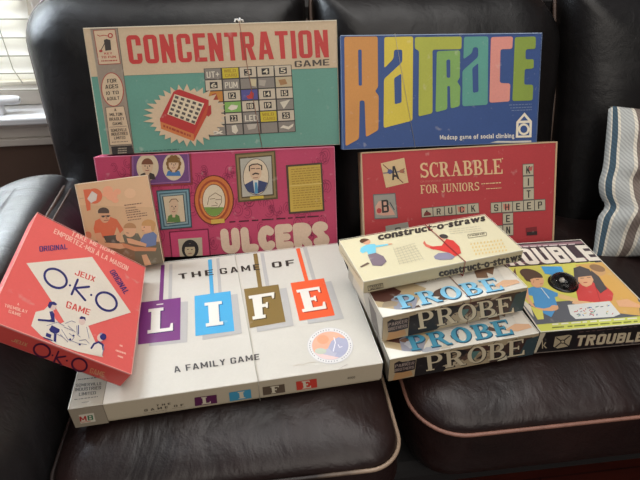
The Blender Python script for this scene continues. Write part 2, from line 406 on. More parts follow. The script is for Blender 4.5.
    top = [rc(t, 1-h, w-r, 1), rc(t, m, w-r, m+h), rc(w-t, m+r, w, 1-r), c['tr'], arc(w-r, m+r, r, r, 270, 360, t, h, 6)]
    if ch == 'P': return [st] + top, w
    if ch == 'R': return [st] + top + [pg((w*.42, m+.04), (w*.42+t, m+.04), (w+.03, 0), (w+.03-t*1.1, 0))], w+.03
    if ch == 'B': return [st] + top + [rc(t, 0, w-r, h), rc(w-t, r, w, m+h-r), c['br'], arc(w-r, m+h-r, r, r, 0, 90, t, h, 6)], w
def lay_block(s, gap=0.09, t=.18, h=.15):
    x = 0; out = []
    for ch in s:
        A, w = block_glyph(ch, t, h)
        for vs, fs in A: out.append(([(p+x, q) for p, q in vs], fs))
        x += w + gap
    return out, x - gap
def lay_bold(s, gap=0.10):
    x = 0; out = []
    for ch in s:
        if ch == ' ': x += 0.34; continue
        g = block_glyph(ch, .155, .14)
        if g:
            for vs, fs in g[0]: out.append(([(p+x, q) for p, q in vs], fs))
            x += g[1] + gap
        else:
            vs, fs, w = GL[(ch, 1)]
            out.append(([(p + x, q / CAP) for p, q in vs], fs)); x += w + gap
    return out, x - gap
def lay_fat(s, gap=0.05):
    x = 0; out = []
    for ch in s:
        A, w = fat_glyph(ch)
        for vs, fs in A: out.append(([(p+x, q) for p, q in vs], fs))
        x += w + gap
    return out, x - gap

# ------------------------------------------------------------------ one printed box
# pose = corner of the cover face (low / near left), yaw, lean, roll, width, height, thickness
POSE = {
    'life': (-0.3814, 0.5046, 0.0438, 0.1887, 0.0000, 0.0000, 0.4950, 0.3549, 0.0438),
    'probe_low': (0.1158, 0.5990, 0.0497, 0.2095, 0.0073, -0.0194, 0.2720, 0.1900, 0.0527),
    'probe_up': (0.1047, 0.6411, 0.1042, 0.2603, -0.0314, -0.0294, 0.2714, 0.1900, 0.0529),
    'construct': (0.0751, 0.6990, 0.1339, 0.2897, -0.0161, -0.0093, 0.3181, 0.1356, 0.0278),
    'trouble': (0.3884, 0.6642, 0.0471, 0.1274, -0.0156, 0.0152, 0.2353, 0.2751, 0.0503),
    'ulcers': (-0.4433, 0.8763, 0.0115, 0.1239, 1.2569, -0.0751, 0.4830, 0.2500, 0.0450),
    'concentration': (-0.4388, 0.9622, 0.2498, 0.1146, 1.2506, -0.0521, 0.4807, 0.2383, 0.0450),
    'scrabble': (0.0981, 0.9300, 0.0225, 0.1325, 1.1643, -0.0313, 0.4363, 0.2250, 0.0450),
    'ratrace': (0.0490, 1.0243, 0.2325, 0.0851, 1.1776, 0.0430, 0.4363, 0.2305, 0.0450),
    'pbox': (-0.4619, 0.8377, 0.0432, 0.3004, 1.1538, -0.0496, 0.1395, 0.1837, 0.0300),
    'oko': (-0.4479, 0.5164, 0.2165, 0.1898, 0.0204, 0.7489, 0.2154, 0.2731, 0.0334),
}
FAR = {'ulcers': 1.046, 'concentration': 1.042, 'ratrace': .988, 'probe_up': .988, 'construct': .979, 'pbox': .979, 'trouble': .986, 'probe_low': .996}      # set deeper or nearer and sized to suit
LAYER = 0.00013

class Box:
    def __init__(s, key, base, label, mat, standing=False, group=None, tray=None, tray_frac=0.12, cut=0.0):
        x, y, z, yaw, lean, roll, W, H, T = POSE[key]
        k = FAR.get(key, 1.0)
        o = CAM + (Vector((x, y, z)) - CAM) * k
        W, H, T = W*k, H*k, T*k
        s.R = Matrix.Rotation(yaw, 3, 'Z') @ Matrix.Rotation(lean, 3, 'X') @ Matrix.Rotation(roll, 3, 'Y')
        if cut: o = o + s.R @ Vector((0, cut, 0)); H -= cut
        s.o, s.W, s.H, s.T = o, W, H, T
        s.off = Vector((W/2, 0 if standing else H/2, -T/2 if standing else -T))
        s.root = empty('board_game_box', o + s.R @ s.off, s.R)
        tag(s.root, label, 'board game', group)
        s.mb = MB(); s.mat = mat; s.base = base
        s.side = base; s.tray = tray; s.tf = tray_frac; s.n = 0
    # planes: 'top' (w=0), 'front' (v=0), 'left' (u=0)
    def at(s, px, py, face='top'):
        d = s.R.transposed() @ ray(px, py); c = s.R.transposed() @ (CAM - s.o)
        ax = {'top': 2, 'front': 1, 'left': 0}[face]
        t = -c[ax] / d[ax]; p = c + t*d
        cl = lambda a, lo, hi: max(lo, min(hi, a))
        return Vector((cl(p.x, 0, s.W), cl(p.y, 0, s.H), cl(p.z, -s.T, 0)))
    def lift(s, p, face, layer):
        e = 0.0003 + LAYER*layer + 2.2e-6*(s.n % 56)
        p = Vector(p)
        if face == 'top': p.z = e
        elif face == 'front': p.y = -e
        else: p.x = -e
        return p - s.off
    def poly(s, pts, col, layer=1, face='top', zm=None):
        """pts in photograph pixels; zm = (x0, y0, scale) when read off an enlarged crop"""
        if zm: pts = [(zm[0] + x/zm[2], zm[1] + y/zm[2]) for x, y in pts]
        s.n += 1
        s.mb.poly([s.lift(s.at(x, y, face), face, layer) for x, y in pts], rgb(*col))
    def loc(s, pts, col, layer=1, face='top'):
        """pts in metres on the face"""
        s.n += 1; q = []
        for a, b in pts:
            q.append(s.lift({'top': (a, b, 0), 'front': (a, 0, b), 'left': (0, a, b)}[face], face, layer))
        s.mb.poly(q, rgb(*col))
    def ell(s, cx, cy, rx, ry, col, layer=1, face='top', rot=0, zm=None, n=28, a0=0, a1=360):
        c, si = math.cos(math.radians(rot)), math.sin(math.radians(rot)); pts = []
        for k in range(n):
            t = math.radians(a0 + (a1-a0)*k/(n if a1-a0 == 360 else n-1))
            a, b = rx*math.cos(t), ry*math.sin(t)
            pts.append((cx + a*c - b*si, cy + a*si + b*c))
        s.poly(pts, col, layer, face, zm)
    def line(s, pts, w, col, layer=1, face='top', zm=None):
        for vs, fs in thick(pts, w): s.poly(vs, col, layer, face, zm)
    def frame(s, quad, w, col, layer=1, face='top', zm=None):
        s.line(list(quad) + [quad[0]], w, col, layer, face, zm)
    def lay(s, items, total, quad, col, layer, face, zm=None, shift=(0, 0), dark=None):
        if zm: quad = [(zm[0] + x/zm[2], zm[1] + y/zm[2]) for x, y in quad]
        bl, br, tr, tl = [s.at(x, y, face) for x, y in quad]
        c = rgb(*col)
        for vs, fs in items:
            P = []; s.n += 1
            for a, b in vs:
                u = a/total
                p = (bl*(1-u) + br*u)*(1-b) + (tl*(1-u) + tr*u)*b
                P.append(s.lift(p, face, layer))
            s.mb.mesh(P, fs, c)
    def text(s, t, quad, col, layer=2, face='top', zm=None, bold=1, gap=0.10):
        it, w = (lay_bold(t, gap) if bold else lay_plain(t, 0, gap)); s.lay(it, w, quad, col, layer, face, zm)
    def serif(s, t, quad, col, layer=2, face='top', zm=None, tt=0.20, hh=0.07, gap=0.08):
        it, w = lay_serif(t, tt, hh, gap); s.lay(it, w, quad, col, layer, face, zm)
    def fat(s, t, quad, col, layer=2, face='top', zm=None):
        it, w = lay_fat(t); s.lay(it, w, quad, col, layer, face, zm)
    def block(s, t, quad, col, layer=2, face='top', zm=None, tt=.18, hh=.15, gap=.09):
        it, w = lay_block(t, gap, tt, hh); s.lay(it, w, quad, col, layer, face, zm)
    def words(s, p0, p1, h, col, layer=2, face='top', zm=None, seed=1):
        """a line of print too small to read: short dashes of ink"""
        r = random.Random(seed); t = 0.0
        while t < 0.97:
            w = min(0.97, t + r.uniform(.05, .14))
            a = (p0[0]+(p1[0]-p0[0])*t, p0[1]+(p1[1]-p0[1])*t); b = (p0[0]+(p1[0]-p0[0])*w, p0[1]+(p1[1]-p0[1])*w)
            s.poly([(a[0], a[1]-h/2), (b[0], b[1]-h/2), (b[0], b[1]+h/2), (a[0], a[1]+h/2)], col, layer, face, zm)
            t = w + r.uniform(.02, .04)
    def edges(s, w, col, layer=9, faces=('t', 'b', 'l', 'r')):
        W, H = s.W, s.H
        if 't' in faces: s.loc([(0, H-w), (W, H-w), (W, H), (0, H)], col, layer)
        if 'b' in faces: s.loc([(0, 0), (W, 0), (W, w), (0, w)], col, layer)
        if 'l' in faces: s.loc([(0, 0), (w, 0), (w, H), (0, H)], col, layer)
        if 'r' in faces: s.loc([(W-w, 0), (W, 0), (W, H), (W-w, H)], col, layer)
    def done(s):
        W, H, T = s.W, s.H, s.T; k = s.tf if s.tray else 0.0
        # lid shell with softened corners; its printing lies on the same mesh
        bm = bmesh.new()
        cl = bm.loops.layers.float_color.new('Col')
        vs = [bm.verts.new(Vector(p) - s.off) for p in [(0,0,-T*(1-k)),(W,0,-T*(1-k)),(W,H,-T*(1-k)),(0,H,-T*(1-k)),(0,0,0),(W,0,0),(W,H,0),(0,H,0)]]
        for f in [(0,3,2,1),(4,5,6,7),(0,1,5,4),(1,2,6,5),(2,3,7,6),(3,0,4,7)]: bm.faces.new([vs[i] for i in f])
        bmesh.ops.bevel(bm, geom=list(bm.edges), offset=0.0012, segments=2, affect='EDGES', profile=0.5)
        bm.normal_update()
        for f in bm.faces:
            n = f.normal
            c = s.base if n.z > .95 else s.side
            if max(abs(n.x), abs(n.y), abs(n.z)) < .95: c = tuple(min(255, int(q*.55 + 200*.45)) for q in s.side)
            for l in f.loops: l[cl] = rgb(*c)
        i0 = len(s.mb.v)
        me = bpy.data.meshes.new('lid')
        bm.verts.index_update()
        V = [v.co[:] for v in bm.verts]; Fc = [tuple(v.index for v in f.verts) for f in bm.faces]; Cc = [tuple(f.loops[0][cl]) for f in bm.faces]
        bm.free()
        s.mb.mesh(V, [], (1,1,1,1))
        for f, c in zip(Fc, Cc): s.mb.f.append(tuple(i0 + a for a in f)); s.mb.c.append(c)
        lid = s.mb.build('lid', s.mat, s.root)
        if s.tray:
            t = MB(); e = 0.0022
            t.box(Vector((e, e, -T)) - s.off, Vector((W-e, H-e, -T*(1-k)-0.0002)) - s.off, rgb(*s.tray))
            t.build('tray', s.mat, s.root, weld=True, bevel=0.0008)
        return s.root
    def band(s, top_a, top_b, mat, r=0.0006, knot=False, faces=('front', 'back')):
        """thin cord wrapped round the box across the cover"""
        a, b = s.at(*top_a), s.at(*top_b); T = s.T; e = r*1.1 + .0012
        # carry on to the far / near edges of the cover
        d = b - a
        if abs(d.y) > 1e-6:
            A = a + d*((s.H - a.y)/d.y); B = a + d*((0 - a.y)/d.y)
        pts = [(A.x, s.H+e, -T-e), (A.x, s.H+e, e), (B.x, -e, e), (B.x, -e, -T-e)]
        m = MB(); m.tube([Vector(p) - s.off for p in pts], r, 6, closed=True)
        o = m.build('elastic_band', mat, s.root, smooth=True)
        if knot:
            m = MB()
            for dx, dz, l in ((-.008, .003, .012), (.002, .007, .014), (.006, .002, .010)):
                p = Vector((A.x, s.H+e, -T*.25)) - s.off
                m.tube([p, p + Vector((dx*.5, l*.55, dz)), p + Vector((dx, l*.5, dz*1.6)), p + Vector((dx*1.2, l*.1, dz*1.2))], 0.0016, 6)
            m.build('knot', M_knot, o, smooth=True)
# ================================================================== the boxes
# ---- teal and cream box with the number board
CREAM = (190, 168, 138)
b = Box('concentration', (94, 142, 126), 'teal and cream board game box with red title, standing above the pink box', M_card, standing=True, tray=(176, 160, 130))
b.side = (176, 160, 132)
b.poly([(80, 20), (342, 16), (339.2, 67.5), (91.2, 76.8)], CREAM, 1)
b.poly([(89.5, 26), (117, 24.5), (134.6, 156), (110.8, 157)], (142, 128, 112), 2)
b.line([(117, 24.5), (134.6, 156)], .7, (96, 86, 76), 3); b.line([(89.7, 25), (110.8, 157)], .6, (160, 148, 130), 3)
b.poly([(93.5, 30.5), (115, 29.5), (120.5, 63.5), (99.2, 64.6)], (196, 172, 142), 3)
b.frame([(93.5, 30.5), (115, 29.5), (120.5, 63.5), (99.2, 64.6)], .7, (150, 70, 60), 4)
b.line([(97.5, 35), (100, 36.2), (104, 35.2), (108, 36)], .8, (160, 60, 52), 5)
b.ell(110.5, 35.6, 2.6, 2.6, (160, 60, 52), 5); b.ell(110.5, 35.6, 1.4, 1.4, (196, 172, 142), 6)
b.poly([(104, 40), (107, 39), (110.5, 40), (111.5, 50), (105.5, 50.8), (105, 46)], (58, 50, 46), 5)
b.line([(105, 43), (101, 50.5)], .8, (58, 50, 46), 5); b.ell(101, 51, 1.8, 1.3, (160, 60, 52), 5)
b.text('KEY', [(104.5, 54.6), (112.5, 54.2), (112.3, 52.2), (104.2, 52.6)], (165, 60, 52), 5)
b.text('TO FUN', [(101.5, 58.4), (116.2, 57.8), (115.8, 55.6), (101.2, 56.2)], (165, 60, 52), 5)
b.words((101.5, 61), (118, 60.3), 1.3, (165, 80, 70), 5, seed=3)
b.ell(112.6, 89.5, 11.2, 17.2, (158, 66, 58), 3, rot=-7); b.ell(112.6, 89.5, 10.3, 16.3, (194, 172, 142), 4, rot=-7)
for t, q in (('FOR', [(107.6, 83), (116.8, 82.4), (116.4, 78.5), (107.2, 79.1)]), ('AGES', [(105.6, 89), (118.5, 88), (118, 84), (105.2, 85)]),
             ('10 TO', [(106.5, 95), (119, 94), (118.6, 90.6), (106.2, 91.6)]), ('ADULT', [(107.2, 100.6), (119.8, 99.4), (119.4, 96.2), (106.8, 97.3)])):
    b.text(t, q, (38, 32, 28), 5)
b.poly([(105.7, 107.4), (123.8, 106), (132.4, 144), (110.2, 145.4)], (196, 172, 142), 3)
b.frame([(105.7, 107.4), (123.8, 106), (132.4, 144), (110.2, 145.4)], .6, (96, 86, 76), 4)
for t, x0, x1, y, sl, h in (('A', 114.6, 116.6, 111.2, -.2, 2.6), ('MILTON', 110, 122.6, 116.2, -.7, 3), ('BRADLEY', 109.6, 124.6, 120.8, -.9, 3), ('GAME', 113, 122.8, 125.2, -.6, 2.8),
                            ('SOMERVILLE', 111.2, 127, 132, -1, 3), ('INDUSTRIES', 111.6, 128, 135.8, -1, 3), ('LIMITED', 114.4, 125.6, 139.4, -.6, 2.8)):
    b.text(t, [(x0, y), (x1, y+sl), (x1-.3, y+sl-h), (x0-.3, y-h)], (40, 33, 28), 5)
b.line([(109.5, 127.2), (127, 126)], .4, (96, 86, 76), 5); b.words((112, 142.2), (129, 141.2), .8, (110, 98, 86), 5, seed=5)
b.poly([(111.2, 146.6), (132.4, 145.2), (134, 153.6), (112.6, 155)], (44, 38, 36), 3)
for y in (148.6, 150.8, 153): b.words((118, y), (127, y-.6), 1.2, (150, 138, 120), 4, seed=int(y))
b.block('CONCENTRATION', [(129.6, 64.2), (329, 57.3), (327.4, 29.8), (125.6, 35.4)], (180, 54, 50), 3, tt=.20, hh=.15, gap=.11)
b.text('GAME', [(294.8, 67.2), (329.4, 65.2), (329.2, 59), (294.4, 61)], (72, 62, 54), 3)
# number board
gq = [(203.7, 68.6), (291.4, 64.6), (295.8, 131.8), (209.0, 136.6)]
def gp(u, v):
    a = [gq[0][i]*(1-u) + gq[1][i]*u for i in (0, 1)]; c = [gq[3][i]*(1-u) + gq[2][i]*u for i in (0, 1)]
    return (a[0]*(1-v) + c[0]*v, a[1]*(1-v) + c[1]*v)
b.poly(gq, (50, 46, 44), 2)
GR, WH, YE = (128, 120, 110), (186, 172, 150), (188, 168, 44)
cells = [[('UT+', GR), ('', YE), ('3', WH), ('4', WH), ('5', WH)], [('6', WH), ('PUM', GR), ('', GR), ('', GR), ('', (176, 160, 128))],
         [('', (180, 120, 50)), ('12', WH), ('', (78, 74, 130)), ('14', WH), ('15', WH)], [('', WH), ('', (120, 160, 80)), ('18', WH), ('19', WH), ('', GR)],
         [('21', WH), ('22', WH), ('LED', GR), ('', YE), ('25', WH)], [('&', GR), ('', GR), ('', GR), ('', GR), ('', GR)]]
for r_, row in enumerate(cells):
    for c_, (t, colr) in enumerate(row):
        u0, u1, v0, v1 = (c_+.04)/5, (c_+.96)/5, (r_+.05)/6, (r_+.95)/6
        b.poly([gp(u0, v0), gp(u1, v0), gp(u1, v1), gp(u0, v1)], colr, 3)
        um, vm, du, dv = (u0+u1)/2, (v0+v1)/2, .2/5, .28/6
        if t.isdigit():
            b.poly([gp(um-du*1.1, vm-dv), gp(um+du*1.1, vm-dv), gp(um+du*1.1, vm+dv), gp(um-du*1.1, vm+dv)], (44, 40, 38), 4)
            b.text(t, [gp(um-du*.8, vm+dv*.7), gp(um+du*.8, vm+dv*.7), gp(um+du*.8, vm-dv*.7), gp(um-du*.8, vm-dv*.7)], (200, 186, 160), 5)
        elif t:
            b.text(t, [gp(u0+.02, v1-.02), gp(u1-.02, v1-.02), gp(u1-.02, v0+.04), gp(u0+.02, v0+.04)], (206, 196, 176), 4)
        elif colr == YE:
            b.text('WILD', [gp(u0+.02, vm-.01), gp(u1-.03, vm-.01), gp(u1-.03, v0+.02), gp(u0+.02, v0+.02)], (150, 120, 30), 4)
            b.text('CARD', [gp(u0+.03, v1-.02), gp(u1-.02, v1-.02), gp(u1-.02, vm+.01), gp(u0+.03, vm+.01)], (150, 120, 30), 4)
def blob(c_, r_, pts, colr): b.poly([gp((c_+x)/5, (r_+y)/6) for x, y in pts], colr, 4)
blob(2, 2, [(.3, .6), (.5, .5), (.6, .15), (.75, .4), (.7, .85), (.4, .85)], (180, 56, 48))
blob(0, 2, [(.35, .3), (.6, .2), (.7, .8), (.3, .8)], (150, 60, 40))
blob(1, 3, [(.2, .6), (.4, .3), (.8, .4), (.7, .7), (.4, .8)], (206, 196, 176))
blob(2, 1, [(.6, .1), (.95, .15), (.9, .8), (.65, .7)], (190, 176, 140)); blob(3, 1, [(.1, .2), (.5, .3), (.4, .8), (.1, .7)], (160, 150, 136))
blob(4, 1, [(.2, .3), (.6, .25), (.7, .7), (.3, .8)], (150, 110, 70)); blob(4, 3, [(.2, .3), (.8, .1), (.6, .5), (.4, .9), (.3, .6)], (196, 186, 166))
blob(1, 5, [(.35, .15), (.6, .1), (.7, .6), (.55, .9), (.35, .7)], (200, 190, 170)); blob(2, 5, [(.2, .1), (.8, .1), (.7, .5), (.3, .6)], (170, 160, 146))
blob(4, 5, [(.1, .6), (.3, .35), (.6, .5), (.9, .25), (.85, .5), (.6, .75), (.3, .6)], (206, 196, 176))
# star burst and the red pull-handle toy on it
rr = random.Random(4); star = []
for k in range(64):
    t = 2*PI*k/64; R_ = 1.0 if k % 2 else rr.uniform(1.12, 1.32)
    star.append((187 + 34*R_*math.cos(t), 115.5 + 24.5*R_*math.sin(t)))
b.poly(star, (196, 172, 142), 6)
Z = (140, 80, 6.4)
b.poly([(130, 262), (345, 342), (345, 392), (136, 312)], (190, 112, 62), 7, zm=Z)
b.poly([(440, 130), (345, 342), (345, 392), (440, 205)], (176, 70, 44), 7, zm=Z)
b.poly([(240, 62), (255, 60), (440, 128), (440, 140), (345, 345), (130, 265), (128, 248), (215, 75)], (170, 46, 44), 8, zm=Z)
b.poly([(222, 90), (412, 150), (352, 285), (176, 218)], (206, 190, 160), 9, zm=Z)
for i in range(5):
    for j in range(5):
        u, v = (i+.5)/5, (j+.5)/5
        x = 222 + 188*u - 46*v*1.0 - 10*u*v; y = 92 + 60*u + 128*v + 8*u*v
        b.poly([(x-9, y-12), (x+13, y-4), (x+9, y+12), (x-13, y+4)], (84, 74, 68), 10, zm=Z)
b.poly([(440, 165), (455, 160), (458, 215), (440, 235), (425, 225)], (160, 44, 42), 9, zm=Z)
b.words((150, 292), (335, 362), 14, (150, 60, 36), 9, zm=Z, seed=8)
b.words((141, 151.5), (180, 149), .8, (40, 84, 74), 3, seed=9)
b.edges(.0016, (222, 212, 190), 11, ('t',)); b.edges(.001, (170, 160, 136), 11, ('r', 'l'))
b.band((239.5, 24), (262, 146), M_band, knot=True)
b.done()

# ---- blue box with tall tapering letters
b = Box('ratrace', (44, 72, 126), 'dark blue board game box with tall multicoloured letters, standing above the red box', M_card, standing=True, tray=(60, 84, 128))
b.side = (74, 98, 140)
Z = (335, 25, 3.048); BL = (44, 72, 126)
def rnd(pts, r=7):
    out = []; n = len(pts)
    for i in range(n):
        p, a, c = Vector(pts[i]), Vector(pts[i-1]), Vector(pts[(i+1) % n])
        da, dc = a-p, c-p; k = min(r, da.length*.45, dc.length*.45)
        if da.length < 1e-6 or dc.length < 1e-6: continue
        da.normalize(); dc.normalize(); A, Cc = p+da*k, p+dc*k
        for t in (0, .33, .67, 1): out.append(tuple(A*(1-t)**2 + p*2*t*(1-t) + Cc*t*t))
    return out
for pts, colr in (
    ([(28, 36), (130, 35), (131, 190), (121, 202), (133, 214), (132, 320), (94, 342), (90, 230), (75, 230), (73, 347), (32, 370)], (192, 132, 66)),
    ([(150, 37), (238, 35), (236, 291), (148, 314), (149, 165), (205, 113), (205, 75), (180, 75), (178, 103), (150, 132)], (200, 180, 62)),
    ([(243, 37), (386, 35), (385, 74), (297, 75), (297, 269), (254, 279), (256, 78), (243, 73)], (162, 166, 62)),
    ([(310, 80), (381, 77), (380, 162), (371, 173), (382, 186), (380, 247), (352, 255), (350, 186), (342, 186), (342, 257), (306, 266)], (120, 158, 84)),
    ([(393, 36), (467, 35), (465, 243), (388, 248), (388, 140), (436, 97), (436, 68), (420, 68), (418, 85), (391, 105)], (84, 146, 132)),
    ([(475, 37), (542, 35), (540, 73), (504, 74), (502, 177), (534, 178), (532, 233), (470, 237)], (208, 136, 124)),
    ([(548, 37), (612, 35), (611, 73), (581, 74), (580, 105), (606, 104), (605, 133), (578, 134), (576, 182), (604, 182), (602, 230), (540, 232)], (128, 148, 58))):
    b.poly(rnd(pts), colr, 2, zm=Z)
for pts in ([(70, 75), (81, 75), (82, 185), (72, 185)], [(180, 162), (202, 148), (203, 236), (182, 242)], [(339, 106), (351, 105), (351, 161), (340, 161)], [(418, 132), (436, 116), (437, 204), (420, 207)]):
    b.poly(rnd(pts, 5), BL, 3, zm=Z)
b.text('Madcap game of social climbing', [(320, 349), (546, 343), (545, 330), (319, 336)], (212, 206, 192), 2, zm=Z)
Z2 = (490, 110, 8); WHT = (222, 212, 190)
b.poly([(275, 20), (335, 90), (330, 218), (205, 222), (210, 95)], WHT, 2, zm=Z2)
b.poly([(273, 48), (303, 84), (240, 86)], BL, 3, zm=Z2); b.poly([(228, 106), (315, 103), (312, 202), (224, 205)], BL, 3, zm=Z2)
b.ell(269, 154, 45, 47, WHT, 4, zm=Z2); b.ell(269, 154, 28, 30, BL, 5, zm=Z2)
for k, y in enumerate((241, 250, 258)): b.words((530+k*4, y+3), (602, y), 2.2, (110, 124, 150), 2, zm=Z, seed=k)
b.poly([(490, 142.6), (497, 140.9), (513, 141), (531, 140.4), (531, 142.4), (512, 142.8)], (190, 186, 176), 6)
b.edges(.0015, (150, 168, 196), 7, ('t',)); b.edges(.001, (92, 112, 150), 7, ('r', 'l'))
b.band((394.7, 34.5), (415.2, 147), M_cord, r=.0004)
b.done()

# ---- pink box with framed portraits
PK = (176, 60, 92)
b = Box('ulcers', PK, 'hot pink board game box with framed portraits, standing under the teal box', M_card, standing=True, tray=(150, 60, 90), cut=.034)
b.side = (176, 70, 100)
rr = random.Random(11)
for k in range(150):
    u, v = rr.uniform(.02, b.W-.02), rr.uniform(.02, b.H-.015); r0 = rr.uniform(.006, .014); a0 = rr.uniform(0, 360)
    for q in (1.0, .55):
        P = [(u + r0*q*math.cos(math.radians(a0 + t))*(1-t/900), v + 1.3*r0*q*math.sin(math.radians(a0+t))*(1-t/900)) for t in range(0, 300, 30)]
        for vs, fs in thick(P, .0009): b.loc(vs, (122, 28, 62), 1)
Z = (130, 150, 4.8)
def person(b, cx, cy, rx, ry, skin, hair, coat, lay, zm, style='short', tie=None):
    b.poly([(cx-rx*1.5, cy+ry*1.75), (cx-rx*1.2, cy+ry*1.05), (cx-rx*.4, cy+ry*.8), (cx+rx*.4, cy+ry*.8), (cx+rx*1.2, cy+ry*1.05), (cx+rx*1.5, cy+ry*1.75)], coat, lay, zm=zm)
    if style == 'long': b.ell(cx, cy+ry*.15, rx*1.4, ry*1.35, hair, lay, zm=zm)
    if style == 'curly':
        for a in range(0, 360, 36): b.ell(cx + rx*1.05*math.cos(math.radians(a)), cy - ry*.1 + ry*.9*math.sin(math.radians(a)), rx*.5, ry*.42, hair, lay, zm=zm)
    b.poly([(cx-rx*.35, cy+ry*.6), (cx+rx*.35, cy+ry*.6), (cx+rx*.3, cy+ry*1.2), (cx-rx*.3, cy+ry*1.2)], skin, lay+1, zm=zm)
    b.ell(cx, cy, rx, ry, skin, lay+2, zm=zm)
    if hair: b.ell(cx, cy-ry*.18, rx*1.06, ry*.9, hair, lay+3, zm=zm, a0=185, a1=355)
    dk = (70, 50, 44)
    for sx in (-.4, .4):
        b.ell(cx+sx*rx, cy-ry*.05, rx*.13, ry*.08, dk, lay+4, zm=zm)
    b.line([(cx, cy), (cx+rx*.12, cy+ry*.25), (cx-rx*.05, cy+ry*.27)], rx*.09, dk, lay+4, zm=zm)
    b.line([(cx-rx*.3, cy+ry*.52), (cx, cy+ry*.58), (cx+rx*.3, cy+ry*.5)], rx*.12, (140, 60, 60), lay+4, zm=zm)
    if tie: b.poly([(cx-rx*.2, cy+ry*1.05), (cx+rx*.2, cy+ry*1.05), (cx+rx*.25, cy+ry*1.75), (cx-rx*.25, cy+ry*1.75)], tie, lay+4, zm=zm)
SK = (200, 168, 138); IV = (200, 180, 150)
# pair of ovals in one purple frame
b.poly([(0, 16), (293, 8), (302, 166), (0, 182)], (128, 44, 50), 2, zm=Z)
b.poly([(8, 22), (284, 14), (292, 156), (10, 172)], (104, 64, 112), 3, zm=Z)
b.frame([(14, 27), (278, 19), (286, 150), (16, 166)], 2.5, (170, 110, 150), 4, zm=Z)
b.ell(85, 82, 53, 66, IV, 4, zm=Z); b.ell(210, 80, 52, 66, IV, 4, zm=Z)
person(b, 84, 78, 27, 36, SK, (112, 66, 44), (60, 52, 48), 5, Z, 'short')
person(b, 210, 68, 24, 32, SK, (120, 84, 40), (64, 110, 160), 5, Z, 'curly')
# blue-grey square frame
b.poly([(126, 194), (286, 184), (299, 372), (148, 384)], (48, 66, 72), 2, zm=Z)
for k, colr in ((6, (110, 140, 150)), (14, (60, 88, 98)), (20, (128, 150, 152)), (28, (52, 70, 76))):
    b.poly([(126+k, 194+k), (286-k, 184+k), (299-k, 372-k), (148+k, 384-k)], colr, 3 + k//7, zm=Z)
b.poly([(160, 224), (254, 216), (266, 342), (178, 350)], IV, 8, zm=Z)
person(b, 211, 272, 22, 42, SK, None, (90, 120, 62), 9, Z)
b.line([(190, 250), (200, 236), (222, 234), (232, 246)], 4, (120, 96, 70), 13, zm=Z)
# orange oval frame
b.ell(403, 240, 96, 120, (104, 40, 26), 2, zm=Z); b.ell(403, 240, 91, 115, (188, 104, 50), 3, zm=Z)
b.ell(403, 241, 76, 99, (150, 66, 34), 4, zm=Z); b.ell(403, 241, 66, 89, (196, 120, 58), 5, zm=Z)
b.ell(403, 242, 56, 79, (110, 50, 30), 6, zm=Z); b.ell(403, 242, 53, 76, (206, 190, 162), 7, zm=Z)
b.ell(403, 242, 52, 75, (110, 140, 62), 8, zm=Z, a0=25, a1=155)
for P in ([(372, 262), (380, 225), (410, 205), (440, 222), (440, 250), (425, 275), (390, 282)], [(385, 235), (408, 232)], [(412, 238), (436, 236)], [(410, 250), (420, 258)], [(392, 268), (420, 264)]):
    b.line(P, 2.6, (110, 90, 76), 9, zm=Z)
b.poly([(388, 334), (452, 328), (456, 348), (392, 354)], (196, 160, 70), 9, zm=Z)
# olive frame with the man in a dark suit
Z3 = (225, 145, 4.574)
b.poly([(45, 40), (230, 25), (242, 246), (60, 262)], (84, 70, 42), 2, zm=Z3); b.poly([(52, 47), (223, 33), (234, 239), (67, 254)], (132, 112, 72), 3, zm=Z3)
b.poly([(62, 57), (215, 45), (224, 230), (76, 244)], (78, 64, 40), 4, zm=Z3)
b.poly([(69, 63), (211, 51), (218, 224), (80, 237)], (168, 164, 150), 5, zm=Z3)
b.ell(142, 145, 60, 84, (90, 84, 78), 6, zm=Z3); b.ell(142, 145, 57, 81, (204, 186, 158), 7, zm=Z3)
b.poly([(88, 182), (128, 160), (152, 160), (196, 172), (180, 208), (143, 226), (104, 212)], (52, 62, 96), 8, zm=Z3)
b.poly([(128, 160), (152, 160), (150, 222), (136, 222)], (200, 196, 186), 9, zm=Z3); b.poly([(136, 170), (148, 170), (152, 220), (136, 222)], (72, 130, 160), 10, zm=Z3)
b.ell(140, 122, 27, 38, SK, 9, zm=Z3, rot=-4)
b.line([(112, 118), (112, 96), (126, 88), (150, 86), (168, 94), (168, 112)], 5, (50, 40, 36), 11, zm=Z3)
b.line([(128, 134), (140, 128), (154, 132)], 6, (46, 38, 34), 11, zm=Z3)
for x in (128, 152): b.line([(x-8, 108), (x+8, 107)], 3, (46, 38, 34), 11, zm=Z3)
b.line([(130, 150), (150, 148)], 2.5, (120, 70, 60), 11, zm=Z3)
b.poly([(114, 236), (176, 231), (177, 243), (115, 248)], (196, 168, 60), 8, zm=Z3)
# gold document
b.poly([(278, 92), (443, 80), (456, 302), (292, 316)], (72, 52, 40), 2, zm=Z3); b.poly([(289, 100), (436, 89), (447, 294), (300, 306)], (186, 156, 66), 3, zm=Z3)
for k in range(17):
    y = 112 + k*11; x0 = 296 + k*.7
    if k == 7: b.line([(296, y-2), (442, y-14)], 3, (206, 182, 110), 4, zm=Z3); continue
    b.words((x0+6, y), (x0+140, y-11), 4, (150, 118, 44), 4, zm=Z3, seed=k)
b.words((20, 352), (456, 323), 6, (70, 16, 34), 3, zm=Z3, seed=21)
